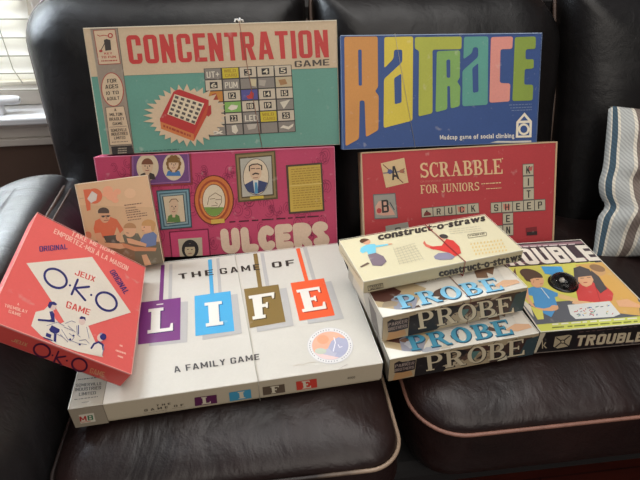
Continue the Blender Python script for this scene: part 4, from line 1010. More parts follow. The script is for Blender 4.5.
# ---- two word-game boxes
def word_box(key, label, top_q, front_q, BLUE, cord, dx, dy):
    global b
    b = Box(key, (206, 200, 188), label, M_gloss, group='black and cream word game boxes', tray=(170, 152, 124))
    b.side = (196, 186, 164)
    W, H, T = b.W, b.H, b.T
    # cover: pale ground with torn brown and grey shapes at both ends
    b.loc([(0, .0), (.05, 0), (.10, .05), (.06, .10), (.09, H), (0, H)], (176, 156, 122), 1)
    b.loc([(0, .045), (.03, .03), (.055, .055), (.035, .09), (0, .10)], (84, 52, 44), 2)
    b.loc([(.025, .01), (.06, .006), (.075, .03), (.05, .05), (.03, .04)], (140, 140, 150), 2)
    b.loc([(W-.03, H), (W-.07, .05), (W-.05, .045), (W-.045, .06), (W-.038, .05), (W-.02, .075), (W, .06), (W, H)], (120, 92, 72), 1)
    b.loc([(W-.026, .03), (W-.004, .02), (W-.004, .07), (W-.018, .085)], (214, 206, 192), 3)
    b.loc([(W-.055, .02), (W-.035, .012), (W-.005, .015), (W-.006, .024), (W-.03, .03)], (208, 166, 132), 3)
    b.loc([(0, 0), (.07, .0), (.03, .012), (0, .028)], (224, 220, 208), 3)
    b.loc([(.02, .085), (W-.06, .085), (W-.06, H), (.02, H)], (122, 108, 92), 1)
    b.loc([(.10, 0), (W-.06, 0), (W-.08, .02), (.14, .016)], (222, 216, 204), 2)
    rr = random.Random(dx)
    for k in range(26):
        u, v = rr.uniform(.015, W-.05), rr.choice([rr.uniform(.07, .12), rr.uniform(.005, .05)]); r0 = rr.uniform(.006, .018)
        P = [(min(W, max(0, u + r0*rr.uniform(.4, 1.3)*math.cos(a))), min(H, max(0, v + .6*r0*rr.uniform(.4, 1.3)*math.sin(a)))) for a in (0, .9, 1.8, 2.7, 3.6, 4.5, 5.4)]
        b.loc(P, rr.choice([(150, 134, 112), (196, 186, 168), (112, 86, 72), (168, 170, 176), (86, 66, 58), (206, 200, 190)]), 2)
    b.serif('PROBE', [(x+1, y+1) for x, y in top_q], (40, 80, 104), 4, tt=.22, hh=.10); b.serif('PROBE', top_q, BLUE, 5, tt=.20, hh=.085)
    # front edge: black with a cream band, outlined letters and the maker's badge
    F = 'front'
    b.loc([(.0, -T), (W, -T), (W, 0), (0, 0)], (170, 152, 122), 1, F)
    b.loc([(.047, -T), (.10, -T), (.13, -T*.45), (.17, -T*.3), (.12, -.004), (.047, -.008)], (34, 30, 30), 2, F)
    b.loc([(.13, -.006), (.20, -.006), (.19, -T*.4), (.15, -T*.35)], (74, 48, 40), 2, F)
    b.loc([(W-.085, -T), (W-.075, -T*.5), (W-.05, -.004), (W-.012, -.006), (W-.014, -T)], (66, 46, 40), 2, F)
    b.loc([(W-.03, -T), (W-.022, -.01), (W, -.005), (W, -T)], (54, 70, 74), 3, F)
    b.loc([(W-.07, -T), (W-.055, -T*.75), (W-.05, -T)], (206, 196, 170), 3, F)
    b.loc([(.008, -.010), (.016, -.006), (.022, -.010), (.046, -.010), (.046, -.034), (.024, -.036), (.01, -.034)], (40, 34, 36), 3, F)
    b.loc([(.012, -.034), (.04, -.036), (.044, -T+.004), (.02, -T), (.008, -T)], (178, 136, 92), 2, F)
    for t, v0, v1 in (('PARKER', -.021, -.0135), ('BROTHERS', -.031, -.024)):
        it, w = lay_bold(t)
        for vs, fs in it:
            P = [b.lift((.010 + .034*a/w, 0, v0 + (v1-v0)*q), F, 4) for a, q in vs]; b.mb.mesh(P, fs, rgb(156, 138, 128))
    b.serif('PROBE', [(x+.8, y+.6) for x, y in front_q], (40, 34, 32), 4, F, tt=.21, hh=.11)
    b.serif('PROBE', front_q, (206, 192, 162), 5, F, tt=.17, hh=.08)
    for k in range(12):
        u, v = rr.uniform(.11, W-.03), rr.uniform(-T+.008, -.008); r0 = rr.uniform(.006, .014)
        P = [(min(W, max(0, u + 1.4*r0*rr.uniform(.4, 1.3)*math.cos(a))), min(0, max(-T, v + .7*r0*rr.uniform(.4, 1.3)*math.sin(a)))) for a in (0, .9, 1.8, 2.7, 3.6, 4.5, 5.4)]
        b.loc(P, rr.choice([(150, 130, 104), (92, 70, 58), (56, 44, 40), (186, 170, 142), (46, 42, 42)]), 3, F)
    ox = front_q[0][0]*.5 + front_q[2][0]*.5 - 1.5; oy = front_q[0][1]*.5 + front_q[2][1]*.5
    b.poly([(ox-5, oy-3), (ox+6, oy-4), (ox-1, oy+5)], (86, 118, 112), 5, F)
    for k in range(4): b.line([(ox-40+k*22, oy+14-k*5), (ox-22+k*22, oy-6-k*4), (ox-8+k*22, oy+2-k*4)], .8, (60, 50, 44), 3, F)
    b.loc([(0, -T), (H, -T), (H, 0), (0, 0)], (150, 142, 128), 1, 'left')
    b.loc([(.01, -T), (.05, -T), (.07, -.01), (.03, -.015)], (70, 60, 54), 2, 'left'); b.loc([(.08, -T*.8), (.16, -T*.9), (.15, -.01), (.1, -.02)], (180, 170, 150), 2, 'left')
    b.edges(.0012, (226, 220, 206), 8, ('b', 'l', 'r'))
    if cord: b.band(cord[0], cord[1], M_band, r=.0006)
    return b.done()
word_box('probe_up', 'black and cream word game box directly under the cream construction box',
         [(401, 309), (504, 289.5), (495, 277.5), (394, 297)], [(418, 329), (513.5, 314), (512, 296), (415.4, 312)], (128, 188, 216), ((455, 283), (470.5, 299.5)), 1, 0)
word_box('probe_low', 'black and cream word game box at the bottom of its stack',
         [(411, 351), (513.5, 334), (507, 319.4), (405, 337)], [(426, 370.8), (524, 354.2), (524.6, 338), (424.2, 355.4)], (70, 142, 168), None, 2, 0)

# ---- black box with the popper dome
b = Box('trouble', (96, 98, 104), 'black edged game box with children and a popper dome on its cover', M_gloss, tray=(30, 28, 28))
b.side = (34, 30, 30)
W, H, T = b.W, b.H, b.T
YL = (208, 202, 98)
ZA = (515, 235, 8.73); ZB = (520, 265, 8.0); ZC = (505, 230, 3.69)
b.loc([(0, 0), (W, 0), (W, H), (0, H)], (96, 98, 104), 1)
b.loc([(0, H*.70), (W, H*.70), (W, H), (0, H)], (76, 62, 66), 2)
b.loc([(0, H*.735), (W, H*.735), (W, H*.75), (0, H*.75)], (150, 110, 116), 3); b.loc([(0, H*.945), (W, H*.945), (W, H*.975), (0, H*.975)], (150, 116, 120), 3)
b.words((517, 247.4), (577, 244.2), 1, (206, 190, 186), 4, seed=3)
b.loc([(0, H*.28), (W*.86, H*.28), (W*.93, H*.70), (0, H*.70)], YL, 2)
b.poly([(575, 265), (604, 262), (640, 297), (640, 316), (606, 312)], (212, 168, 96), 3)
b.block('TROUBLE', [(482, 269), (606.5, 261.4), (590.5, 244.2), (474, 251)], (34, 30, 32), 4, tt=.22, hh=.24)
b.block('TROUBLE', [(482, 268), (605, 260.4), (590, 245), (474, 251.8)], (226, 216, 200), 5, tt=.20, hh=.22)
# girl-boy scene on the cover
HR = (92, 74, 62); SKN = (222, 170, 130)
b.poly([(480, 288), (515, 268), (522, 300), (505, 312)], (104, 74, 62), 2)
b.poly([(60, 190), (100, 176), (190, 182), (300, 226), (306, 250), (276, 260), (300, 330), (250, 420), (190, 390), (120, 340), (100, 250), (60, 240)], (86, 150, 200), 3, zm=ZB)
b.poly([(40, 190), (62, 186), (70, 260), (120, 340), (190, 352), (300, 325), (308, 345), (260, 372), (170, 366), (90, 330), (40, 262)], SKN, 4, zm=ZB); b.ell(272, 346, 34, 22, SKN, 5, zm=ZB)
b.poly([(80, 330), (180, 365), (190, 435), (140, 440)], YL, 3, zm=ZB); b.poly([(38, 290), (84, 330), (110, 420), (30, 320)], (214, 206, 190), 3, zm=ZB)
b.ell(138, 138, 52, 46, SKN, 5, zm=ZB, rot=10); b.ell(90, 82, 96, 42, HR, 6, zm=ZB, rot=18); b.poly([(20, 90), (70, 60), (170, 100), (150, 112), (90, 104), (84, 140), (50, 130)], HR, 6, zm=ZB)
b.poly([(80, 120), (110, 108), (180, 106), (192, 130), (180, 170), (130, 180), (90, 160)], SKN, 7, zm=ZB); b.line([(128, 122), (150, 120)], 4, (70, 54, 46), 8, zm=ZB); b.line([(160, 156), (178, 154)], 3, (160, 80, 66), 8, zm=ZB); b.line([(110, 128), (106, 146)], 5, (190, 130, 96), 8, zm=ZB)
b.line([(168, 190), (232, 270)], 6, (214, 226, 232), 8, zm=ZB)
b.poly([(300, 240), (330, 236), (560, 300), (620, 296), (640, 318), (540, 322), (310, 268)], (226, 190, 130), 4, zm=ZB)
b.poly([(166, 14), (330, 14), (356, 72), (300, 90), (200, 72)], (78, 158, 212), 4, zm=ZB)
# girl in red
b.poly([(255, 195), (300, 178), (360, 185), (400, 235), (395, 262), (330, 268), (270, 262)], (206, 74, 72), 4, zm=ZC)
b.poly([(252, 142), (275, 134), (310, 146), (330, 175), (375, 220), (362, 226), (320, 190), (300, 176), (262, 210), (255, 176)], (84, 78, 78), 5, zm=ZC)
b.poly([(270, 170), (310, 165), (330, 178), (318, 204), (300, 212), (284, 206), (268, 190)], SKN, 6, zm=ZC); b.poly([(258, 148), (300, 146), (322, 170), (300, 172), (268, 176)], (84, 78, 78), 7, zm=ZC)
b.poly([(316, 150), (345, 172), (376, 218), (352, 236), (334, 212), (326, 186), (318, 170)], (84, 78, 78), 7, zm=ZC); b.poly([(256, 150), (268, 172), (272, 214), (262, 220), (254, 190)], (84, 78, 78), 7, zm=ZC)
b.line([(278, 180), (290, 179)], 1.6, (60, 50, 50), 8, zm=ZC); b.line([(302, 178), (314, 177)], 1.6, (60, 50, 50), 8, zm=ZC)
b.line([(290, 196), (302, 195)], 2.4, (170, 50, 54), 8, zm=ZC); b.line([(330, 200), (350, 262)], 1.4, (160, 50, 54), 6, zm=ZC)
b.poly([(252, 262), (300, 268), (320, 276), (280, 280), (246, 272)], (226, 180, 138), 5, zm=ZC)
# third child at the far right
b.poly([(330, 170), (375, 165), (440, 205), (498, 270), (498, 290), (430, 285), (395, 230)], (216, 168, 92), 4, zm=ZC); b.ell(345, 152, 27, 18, (206, 160, 112), 5, zm=ZC, rot=15); b.ell(340, 142, 30, 12, (150, 116, 84), 6, zm=ZC, rot=15)
b.poly([(408, 262), (450, 256), (498, 278), (498, 288), (420, 284)], SKN, 6, zm=ZC)
# little board with scattered pieces
b.poly([(230, 278), (385, 264), (425, 312), (400, 322), (260, 330), (240, 312)], (214, 214, 208), 5, zm=ZC)
rr = random.Random(9)
for k in range(34):
    u, v = rr.uniform(.05, .92), rr.uniform(.1, .9); x = 240 + 150*u + 30*v; y = 282 - 12*u + 42*v
    a = rr.uniform(0, 3.14); colr = rr.choice([(190, 60, 60), (70, 120, 180), (60, 140, 90), (60, 60, 64), (206, 170, 60), (140, 140, 150)])
    b.line([(x, y), (x+9*math.cos(a), y+4*math.sin(a))], 2.6, colr, 6, zm=ZC)
b.loc([(0, 0), (W, 0), (W, .020), (0, .020)], (198, 200, 96), 4)
for k in range(2): b.words((552, 328-k*3.2), (640, 321.5-k*3.2), 1.4, (222, 220, 196) if k else (120, 124, 60), 5, seed=k+2)
b.edges(.0022, (206, 200, 186), 8, ('b', 'l', 'r', 't'))
# front edge
ZD = (540, 320, 6.4); F = 'front'
b.loc([(0, -T), (W, -T), (W, 0), (0, 0)], (30, 26, 26), 1, F)
b.loc([(0, -T), (.004, -T), (.010, 0), (0, 0)], (196, 184, 160), 2, F); b.loc([(0, -T), (W, -T), (W, -T+.0022), (0, -T+.0022)], (120, 108, 100), 2, F)
b.text('k', [(12, 181), (44, 178), (42, 118), (10, 122)], (176, 160, 130), 3, F, zm=ZD, bold=0)
b.poly([(96, 106), (186, 92), (204, 100), (182, 166), (110, 180), (84, 168)], (176, 160, 130), 3, F, zm=ZD)
for P in ([(104, 112), (182, 164)], [(188, 100), (98, 170)]): b.line(P, 7, (40, 34, 32), 4, F, zm=ZD)
b.ell(144, 136, 16, 13, (40, 34, 32), 4, F, zm=ZD); b.ell(144, 136, 10, 8, (176, 160, 130), 5, F, zm=ZD)
b.block('TROUBLE', [(218, 170), (652, 139), (668, 75), (238, 100)], (92, 66, 62), 3, F, zm=ZD, tt=.21, hh=.24)
b.block('TROUBLE', [(224, 166), (652, 134), (670, 72), (242, 97)], (198, 182, 152), 4, F, zm=ZD, tt=.19, hh=.21)
b.words((250, 76), (640, 38), 4, (110, 84, 80), 3, F, zm=ZD, seed=8)
b.loc([(0, -T), (H, -T), (H, 0), (0, 0)], (32, 28, 28), 1, 'left')
root = b.done()
# popper: black well, die and clear dome
c = b.at(562.8, 284) - b.off
m = MB(); n = 36; R0 = .028
vs = [(c.x, c.y, c.z + .0042)]; fs = []
for r_, z in ((R0*.82, .0042), (R0*.90, .0050), (R0, .0034), (R0*1.02, .0)):
    for k in range(n): vs.append((c.x + r_*math.cos(2*PI*k/n), c.y + r_*math.sin(2*PI*k/n), c.z + z))
for k in range(n): fs.append((0, 1+k, 1+(k+1) % n))
for q in range(3):
    for k in range(n): fs.append((1+q*n+k, 1+(q+1)*n+k, 1+(q+1)*n+(k+1) % n, 1+q*n+(k+1) % n))
m.mesh(vs, fs); well = m.build('popper_well', M_dome_base, root, smooth=True)
m = MB(); vs = []; fs = []; Rd = R0*.90
for j in range(9):
    t = (PI/2)*j/8
    for k in range(n): vs.append((c.x + Rd*math.cos(t)*math.cos(2*PI*k/n), c.y + Rd*math.cos(t)*math.sin(2*PI*k/n), c.z + .0045 + .017*math.sin(t)))
for j in range(8):
    for k in range(n): fs.append((j*n+k, j*n+(k+1) % n, (j+1)*n+(k+1) % n, (j+1)*n+k))
m.mesh(vs, fs); m.build('popper_dome', M_dome, well, smooth=True, weld=True)
m = MB(); e = .0032
m.box((c.x-e-.004, c.y-e, c.z+.0046), (c.x+e-.004, c.y+e, c.z+.0046+2*e)); m.build('die', plain('die_white', rgb(220, 214, 200), .4), well, weld=True, bevel=.0008)
# ================================================================== sofa
YAW = 0.12
RZ = Matrix.Rotation(YAW, 3, 'Z')
FLOOR_Z = -0.46
def rrect(w0, w1, h0, h1, r, n=10):
    """r = one radius or four: high-x high-y, low-x high-y, low-x low-y, high-x low-y"""
    R4 = [max(min(q, (w1-w0)/2-1e-4, (h1-h0)/2-1e-4), 1e-4) for q in (r if isinstance(r, (tuple, list)) else [r]*4)]; P = []
    for sx, sy, a0, q in ((w1, h1, 0, R4[0]), (w0, h1, 90, R4[1]), (w0, h0, 180, R4[2]), (w1, h0, 270, R4[3])):
        cx = sx - q if sx == w1 else sx + q; cy = sy - q if sy == h1 else sy + q
        for k in range(n+1):
            a = math.radians(a0 + 90*k/n); P.append((cx+q*math.cos(a), cy+q*math.sin(a)))
    # add points along the straight runs so that shading follows the crown
    Q = []; N_ = len(P)
    for i in range(N_):
        a, c = P[i], P[(i+1) % N_]; L = math.hypot(c[0]-a[0], c[1]-a[1]); m = max(1, 12 if (i % (n+1)) == n else 1)
        for k in range(m): Q.append((a[0]+(c[0]-a[0])*k/m, a[1]+(c[1]-a[1])*k/m))
    return Q
def pad(x0, x1, y0, y1, r, prof, wob=0.0, seed=0):
    """rounded slab: prof = list of (inset, height) from the bottom rim over the crown to the middle"""
    rd = random.Random(seed); ph = [rd.uniform(0, 6.28) for _ in range(6)]
    vs = []; fs = []; loops = []
    for d, z in prof:
        P = rrect(x0+d, x1-d, y0+d, y1-d, [max(q-d, .02) for q in (r if isinstance(r, (tuple, list)) else [r]*4)])
        idx = []
        for x, y in P:
            w = wob*(math.sin(x*23+ph[0])*math.sin(y*19+ph[1]) + .6*math.sin(x*47+y*11+ph[2]) + .5*math.sin(y*53-x*9+ph[3]))
            idx.append(len(vs)); vs.append((x, y, z + w))
        loops.append(idx)
    for a, c in zip(loops[:-1], loops[1:]):
        n = len(a)
        for k in range(n): fs.append((a[k], a[(k+1) % n], c[(k+1) % n], c[k]))
    # close the middle
    a = loops[-1]; cx = sum(vs[i][0] for i in a)/len(a); cy = sum(vs[i][1] for i in a)/len(a)
    i = len(vs); vs.append((cx, cy, prof[-1][1]))
    for k in range(len(a)): fs.append((a[k], a[(k+1) % len(a)], i))
    fs.append(tuple(loops[0][::-1]))
    return vs, fs
def crown(d0, drop, top, rim, n=10):
    """heights from the rim up to the flat middle"""
    out = []
    for k in range(n+1):
        t = k/n; out.append((d0*t**1.5, rim + (top-rim)*math.sqrt(max(0, 1-(1-t**1.5)**2.2))))
    return out

sofa = empty('sofa', (0, 0, FLOOR_Z), RZ)
tag(sofa, 'worn dark brown and black leather sofa with piped cushions under the game boxes', 'sofa')
def S(v): return (v[0], v[1], v[2] - FLOOR_Z)
def sofa_part(name, vs, fs, mat, tf=None, parent=None):
    m = MB(); m.mesh([S(tf(v)) if tf else S(v) for v in vs], fs)
    return m.build(name, mat, parent or sofa, smooth=True, weld=True)
def piping(pts, r, mat, parent, closed=True):
    m = MB(); m.tube([S(p) for p in pts], r, 8, closed=closed)
    return m.build('piping', mat, parent, smooth=True)

SEAT_Z = -0.004
def seat(x0, x1, y0, y1, r, rim, seed, pm=None):
    prof = [(.035, -.20), (.012, -.185), (.0, -.15), (-.006, -.11), (0, rim-.006)] + [(d, z) for d, z in crown(.16, 0, SEAT_Z, rim, 12)]
    vs, fs = pad(x0, x1, y0, y1, r, prof, .0012, seed)
    o = sofa_part('seat_cushion', vs, fs, M_seat)
    P = [(x, y, rim-.002) for x, y in rrect(x0-.003, x1+.003, y0-.003, y1+.003, r+.003)]
    piping(P, .0034, pm or M_pipe, o)
    return o
seat(-.350, .187, .452, 1.13, .055, -.045, 1, M_pipe_l)
seat(.226, .90, .494, 1.13, .085, -.046, 2)
seat(.915, 1.60, .494, 1.13, .085, -.046, 3)

# back cushions: slabs leaning on the sofa back
def back(x0, x1, off, top, seed, skew=0.0, low=0.0, mat=M_pipe_d, r=(.1, .1, .06, .06), z0=-.06):
    LEAN = math.radians(17)
    def tf(v):
        a, bb, c = v            # along, up the slope, out towards the seat
        t = (bb - .30)
        y = off + bb*math.sin(LEAN) - c*math.cos(LEAN); z = z0 + bb*math.cos(LEAN) + c*math.sin(LEAN)
        q = max(0, min(1, (x1 - a)/(x1 - x0)))
        return (a + skew*max(t-.06, 0)*(1 if a < (x0+x1)/2 else 0) - low*t*q, y, z)
    prof = [(.03, -.20), (.006, -.185), (0, -.16), (0, -.125), (0, -.105)] + [(d, z) for d, z in crown(.17, 0, 0, -.095, 12)]
    vs, fs = pad(x0, x1, 0, top, r, prof, .0016, seed)
    o = sofa_part("back_cushion", vs, fs, M_back, tf)
    P = [tf((x, y, -.100)) for x, y in rrect(x0-.003, x1+.003, -.003, top+.003, [q+.003 for q in r])]
    piping(P, .0042, mat, o)
    return o
back(-.478, .120, 1.015, .62, 4, r=(.03, .11, .06, .05), low=.075)
back(.134, .728, 1.000, .62, 5, r=(.15, .03, .05, .05))
back(.741, 1.28, 1.000, .62, 6, r=(.06, .035, .05, .05), skew=-.10)
back(1.292, 1.80, 1.000, .62, 7)

# left arm: a padded roll with a seam along its inner edge
prof = [(.0, -.40), (.0, -.05), (.000, .02), (.010, .07), (.026, .115), (.046, .148), (.060, .160), (.066, .1605)] + [(.068 + d, z) for d, z in crown(.08, 0, .198, .164, 12)]
vs, fs = pad(-.68, -.366, .12, 1.17, (.03, .32, .1, .06), prof, .0026, 8)
vs = [(x, y, z + .20*(x+.42)*min(1, max(0, (z-.10)/.08))) for x, y, z in vs]
arm = sofa_part('armrest', vs, fs, M_arm)
P = [(-.4290, .25 + .8*k/20, .162) for k in range(21)]
piping(P, .0030, M_pipe_d, arm, closed=False)
P = [(-.4175, .25 + .8*k/20, .155) for k in range(21)]
piping(P, .0020, M_pipe_d, arm, closed=False)
# base and back panel
m = MB(); m.box(S((-.66, .532, -.265)), S((1.8, 1.30, -.202)), rgb(22, 18, 18)); m.build('base', M_base, sofa, weld=True, bevel=.02)
m = MB(); m.box(S((-.44, 1.27, -.26)), S((1.8, 1.38, .50)), rgb(22, 18, 18)); m.build('back_panel', M_back, sofa, weld=True, bevel=.03)
for x, y in ((-.58, .78), (1.7, .78), (-.44, 1.34), (1.7, 1.34), (.5, .85)):
    m = MB(); vs = []; n = 16
    for z, r in ((-.46, .022), (-.266, .032)):
        for k in range(n): vs.append(S((x + r*math.cos(2*PI*k/n), y + r*math.sin(2*PI*k/n), z)))
    m.mesh(vs, [(k, (k+1) % n, n+(k+1) % n, n+k) for k in range(n)] + [tuple(range(n))[::-1], tuple(range(n, 2*n))])
    m.build('leg', M_base, sofa, smooth=False)

# ================================================================== pillow
def pillow():
    W, H, n = .44, .345, 44
    vs = []; uv = []
    for side in (1, -1):
        for j in range(n+1):
            for i in range(n+1):
                u, v = i/n, j/n; a, c = 2*u-1, 2*v-1
                e = max(0, (1-abs(a)**2.6))*max(0, (1-abs(c)**2.6))
                h = .060*e**.75
                # outline pulled in between the corners, soft dents in the cloth
                x = a*W/2*(1 - .012*(1-c*c)*abs(a)**3); y = c*H/2*(1 - .07*(1-a*a)*abs(c)**3)
                if a < 0: x += (.014*math.exp(-((c+.28)/.10)**2) - .006*math.exp(-((c-.02)/.14)**2))*(-a)**2
                h += (.010*math.sin(a*5+c*4) + .008*math.sin(c*11-a*6+1))*e
                h -= .020*math.exp(-((c-.14+.18*(a+1))/.10)**2)*e if side > 0 else 0
                vs.append((x, y, side*h)); uv.append((u, v))
    fs = []; M_ = (n+1)*(n+1)
    for j in range(n):
        for i in range(n):
            k = j*(n+1)+i
            fs.append((k, k+1, k+n+2, k+n+1)); fs.append((M_+k, M_+k+n+1, M_+k+n+2, M_+k+1))
    me = bpy.data.meshes.new('throw_pillow'); me.from_pydata(vs, [], fs)
    ul = me.uv_layers.new(name='UVMap')
    for p in me.polygons:
        for li in p.loop_indices: ul.data[li].uv = uv[me.loops[li].vertex_index]
    bm = bmesh.new(); bm.from_mesh(me); bmesh.ops.remove_doubles(bm, verts=bm.verts, dist=1e-5); bm.to_mesh(me); bm.free()
    o = link('throw_pillow', me, M_pillow, None, True)
    tag(o, 'grey, cream and navy striped throw pillow leaning on the sofa back at right', 'pillow')
    Rp = Matrix.Rotation(.02, 3, 'Z') @ Matrix.Rotation(math.radians(66), 3, 'X') @ Matrix.Rotation(-.02, 3, 'Z')
    mm = Rp.to_4x4(); mm.translation = Vector((.848, 1.035, .140)); o.matrix_world = mm
    return o
pillow()

# ================================================================== room
room = RZ.to_4x4()
def structure(name, m, mat, **k):
    o = m.build(name, mat, None, **k); o.matrix_world = room; o['kind'] = 'structure'; return o
WY = 1.50                                  # face of the wall, in the sofa's frame
def onwall(px, py, y=WY):
    d = RZ.transposed() @ ray(px, py); c = RZ.transposed() @ CAM
    t = (y - c.y)/d.y; return c + t*d
Z_SILL = onwall(20, 118.5, WY-.06).z         # top of the stool's front lip
Z_APR = onwall(20, 145.5, WY-.02).z
Z_GL = onwall(20, 86, WY+.05).z
X_R = -.55                                 # right side of the opening, behind the sofa back
X_L = -2.3
TOP = 1.45
m = MB()
m.box((-3.2, WY, FLOOR_Z), (3.6, WY+.12, Z_SILL-.02)); m.box((X_R, WY, Z_SILL-.02), (3.6, WY+.12, 2.2)); m.box((-3.2, WY, Z_SILL-.02), (X_L, WY+.12, 2.2)); m.box((X_L, WY, TOP), (X_R, WY+.12, 2.2))
structure('wall_back', m, M_wall)
for nm, xa, xb in (('wall_left', -3.32, -3.2), ('wall_right', 3.6, 3.72)):
    m = MB(); m.box((xa, -2.4, FLOOR_Z), (xb, WY, 2.2)); structure(nm, m, M_wall)
m = MB(); m.box((-3.2, -2.4, FLOOR_Z-.05), (3.6, WY, FLOOR_Z)); structure('floor', m, M_floor)
m = MB(); m.box((-3.2, WY-.015, FLOOR_Z), (3.6, WY, FLOOR_Z+.11)); structure('baseboard_back', m, M_trim)
# window: frame, stool, apron, pane
win = empty('window_1', room @ Vector((X_L, WY, Z_SILL)), RZ); win['kind'] = 'structure'
def wpart(name, boxes, mat, bev=.004, parent=None):
    m = MB()
    for a, c in boxes: m.box((a[0]-X_L, a[1]-WY, a[2]-Z_SILL), (c[0]-X_L, c[1]-WY, c[2]-Z_SILL))
    o = m.build(name, mat, parent or win, bevel=bev); return o
wpart('sill', [((X_L-.06, WY-.062, Z_SILL-.020), (X_R+.06, WY+.06, Z_SILL))], M_white)
wpart('apron', [((X_L-.04, WY-.030, Z_SILL-.040), (X_R+.04, WY, Z_SILL-.0215)), ((X_L-.03, WY-.018, Z_APR+.022), (X_R+.03, WY, Z_SILL-.0405)), ((X_L-.04, WY-.026, Z_APR), (X_R+.04, WY, Z_APR+.0215))], M_trim)
wpart('casing', [((X_R-.0, WY-.018, Z_SILL+.001), (X_R+.07, WY, TOP+.07)), ((X_L-.07, WY-.018, Z_SILL+.001), (X_L, WY, TOP+.07)), ((X_L+.001, WY-.018, TOP), (X_R-.001, WY, TOP+.07))], M_trim)
wpart('sash', [((X_L, WY+.045, Z_SILL+.001), (X_R, WY+.08, Z_GL)), ((X_L, WY+.045, Z_GL), (X_L+.05, WY+.08, TOP)), ((X_R-.05, WY+.045, Z_GL), (X_R, WY+.08, TOP)), ((X_L+.05, WY+.045, TOP-.05), (X_R-.05, WY+.08, TOP))], M_trim)
wpart('pane', [((X_L+.05, WY+.06, Z_GL), (X_R-.05, WY+.066, TOP-.05))], M_pane, 0)
# rounded white handle lying above the sill
h0 = onwall(-14, 101, WY-.02); h1 = onwall(20.5, 101, WY-.02)
P = [Vector((h0.x + (h1.x-h0.x)*t - X_L, -.02, h0.z - Z_SILL)) for t in [k/10 for k in range(11)]]
m = MB(); vs = []; n = 16
prof_ = [(0, .011)]*1 + [(k/10, .0125) for k in range(1, 9)] + [(.95, .0105), (1.0, .006)]
for (t, r) in prof_:
    c_ = P[0].lerp(P[-1], t)
    for k in range(n): vs.append((c_.x, c_.y + r*1.1*math.cos(2*PI*k/n), c_.z + r*math.sin(2*PI*k/n)))
q = len(prof_)
m.mesh(vs, [(i*n+k, i*n+(k+1) % n, (i+1)*n+(k+1) % n, (i+1)*n+k) for i in range(q-1) for k in range(n)] + [tuple(range(n)), tuple((q-1)*n+k for k in range(n))[::-1]])
m.build('crank_handle', M_white, win, smooth=True)
m = MB(); m.box((P[2].x-.02, -.032, .0), (P[2].x+.02, -.008, P[2].z-.010)); m.build('handle_mount', M_white, win, bevel=.003)
# blind in front of the pane
bl0 = empty('window_blind', room @ Vector((X_L+.02, WY+.02, TOP-.03)), RZ)
tag(bl0, 'white horizontal slat blind hanging in the window at top left', 'blind')
def bl(p): return (p[0]-(X_L+.02), p[1]-(WY+.02), p[2]-(TOP-.03))
m = MB()
zs = []; Z_BB = onwall(20, 85.5, WY+.004).z; z = Z_BB + .030
pitch = .046
while z < TOP-.06: zs.append(z); z += pitch
for k, z in enumerate(zs):
    n = 6; a = math.radians(62); wv = .056
    P = []
    for j in range(n+1):
        t = j/n - .5; bow = .004*(1-4*t*t)
        P.append((WY+.018 + wv*t*math.cos(a) - bow*math.sin(a)*0, z - wv*t*math.sin(a)*-1 - bow))
    x0, x1 = X_L+.03, X_R-.025; tilt = .10*max(0, 1)   # hangs lower at its right end
    vs = []
    for (y, zz) in P: vs += [bl((x0, y, zz + .02)), bl((x1, y, zz - .020))]
    for (y, zz) in P: vs += [bl((x0, y+.0012, zz + .02 - .0012)), bl((x1, y+.0012, zz - .020 - .0012))]
    N2 = 2*(n+1)
    fs = [(2*j, 2*j+1, 2*j+3, 2*j+2) for j in range(n)] + [(N2+2*j, N2+2*j+2, N2+2*j+3, N2+2*j+1) for j in range(n)]
    m.mesh(vs, fs)
m.build('slats', M_slat, bl0, smooth=True)
m = MB()
for z in zs:
    a = math.radians(62); wv = .056; y = WY+.018 - wv*.5*math.cos(a) - .0010; zz = z - wv*.5*math.sin(a)
    m.mesh([bl((x0, y, zz+.0185)), bl((x1, y, zz-.0215)), bl((x1, y, zz-.0185)), bl((x0, y, zz+.0215))], [(0, 1, 2, 3)])
m.build('slat_shade_lines', M_cord, bl0)  # thin darker strips standing in for the shade under each slat
m = MB(); m.box(bl((X_L+.03, WY+.004, Z_BB)), bl((X_R-.025, WY+.034, Z_BB+.012))); m.build('bottom_rail', M_rail, bl0, bevel=.003)
m = MB(); m.box(bl((X_L+.02, WY+.0, TOP-.04)), bl((X_R-.02, WY+.04, TOP-.005))); m.build('head_rail', M_rail, bl0, bevel=.003)
cx_ = onwall(3, 50, WY-.01).x
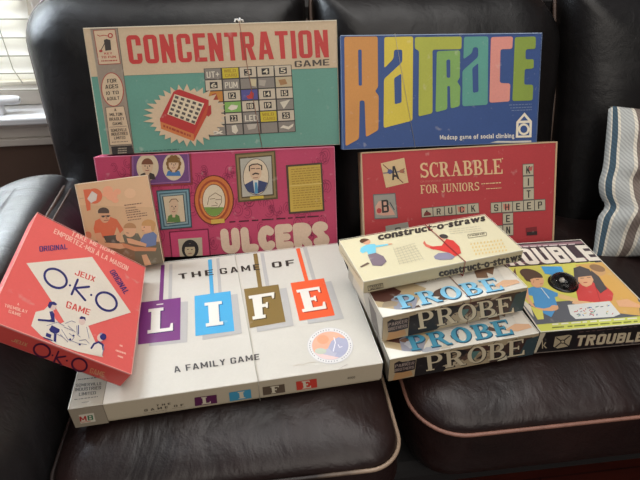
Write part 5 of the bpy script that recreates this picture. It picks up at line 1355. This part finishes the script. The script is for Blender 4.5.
for x in (cx_, cx_-.5, cx_-1.0):
    m = MB(); m.tube([bl((x, WY-.010, TOP-.04)), bl((x+.01, WY-.012, Z_BB+.05)), bl((x+.02, WY-.005, Z_BB+.008))], .0012, 6); m.build('lift_cord', M_cord, bl0, smooth=True)

# ================================================================== light
def area(name, loc, target, size, power, col, sy=None):
    L = bpy.data.lights.new(name, 'AREA'); L.energy = power; L.color = col; L.shape = 'RECTANGLE'; L.size = size; L.size_y = sy or size
    o = bpy.data.objects.new(name, L); COL.objects.link(o); o.location = loc
    o.rotation_euler = (Vector(target) - Vector(loc)).to_track_quat('-Z', 'Y').to_euler()
    return o
area('daylight_outside', room @ Vector((-1.4, 1.95, .95)), room @ Vector((-1.3, 1.0, .75)), 1.9, 130, (.97, .98, 1.0), 1.4)
area('window_light', room @ Vector((-1.15, 1.44, 1.02)), room @ Vector((-.75, .7, .75)), 1.15, 68, (.80, .90, 1.0), .85)
area('overhead_fill', (0.25, .82, 1.95), (.15, .60, 0), 1.9, 21, (1.0, .97, .93), .8)  # added unseen overhead lamp, placed for the highlight on the back cushions
area('room_light', (.7, -1.3, 1.9), (.1, .8, .1), 2.2, 36, (1.0, .93, .84))
w = bpy.data.worlds.new('world'); sc.world = w; w.use_nodes = True
nt = w.node_tree; bg = nt.nodes['Background']
tc = nt.nodes.new('ShaderNodeTexCoord'); sp = nt.nodes.new('ShaderNodeSeparateXYZ'); cr = nt.nodes.new('ShaderNodeValToRGB')
nt.links.new(tc.outputs['Generated'], sp.inputs[0])
mr = nt.nodes.new('ShaderNodeMapRange'); mr.inputs['From Min'].default_value = -1; nt.links.new(sp.outputs['Z'], mr.inputs['Value'])
nt.links.new(mr.outputs[0], cr.inputs['Fac'])
cr.color_ramp.elements[0].color = (.10, .08, .07, 1); cr.color_ramp.elements[1].color = (.62, .64, .68, 1)
nt.links.new(cr.outputs[0], bg.inputs['Color']); bg.inputs['Strength'].default_value = .42
sc.view_settings.view_transform = 'Standard'
sc.view_settings.look = 'None'
sc.view_settings.exposure = 0.0
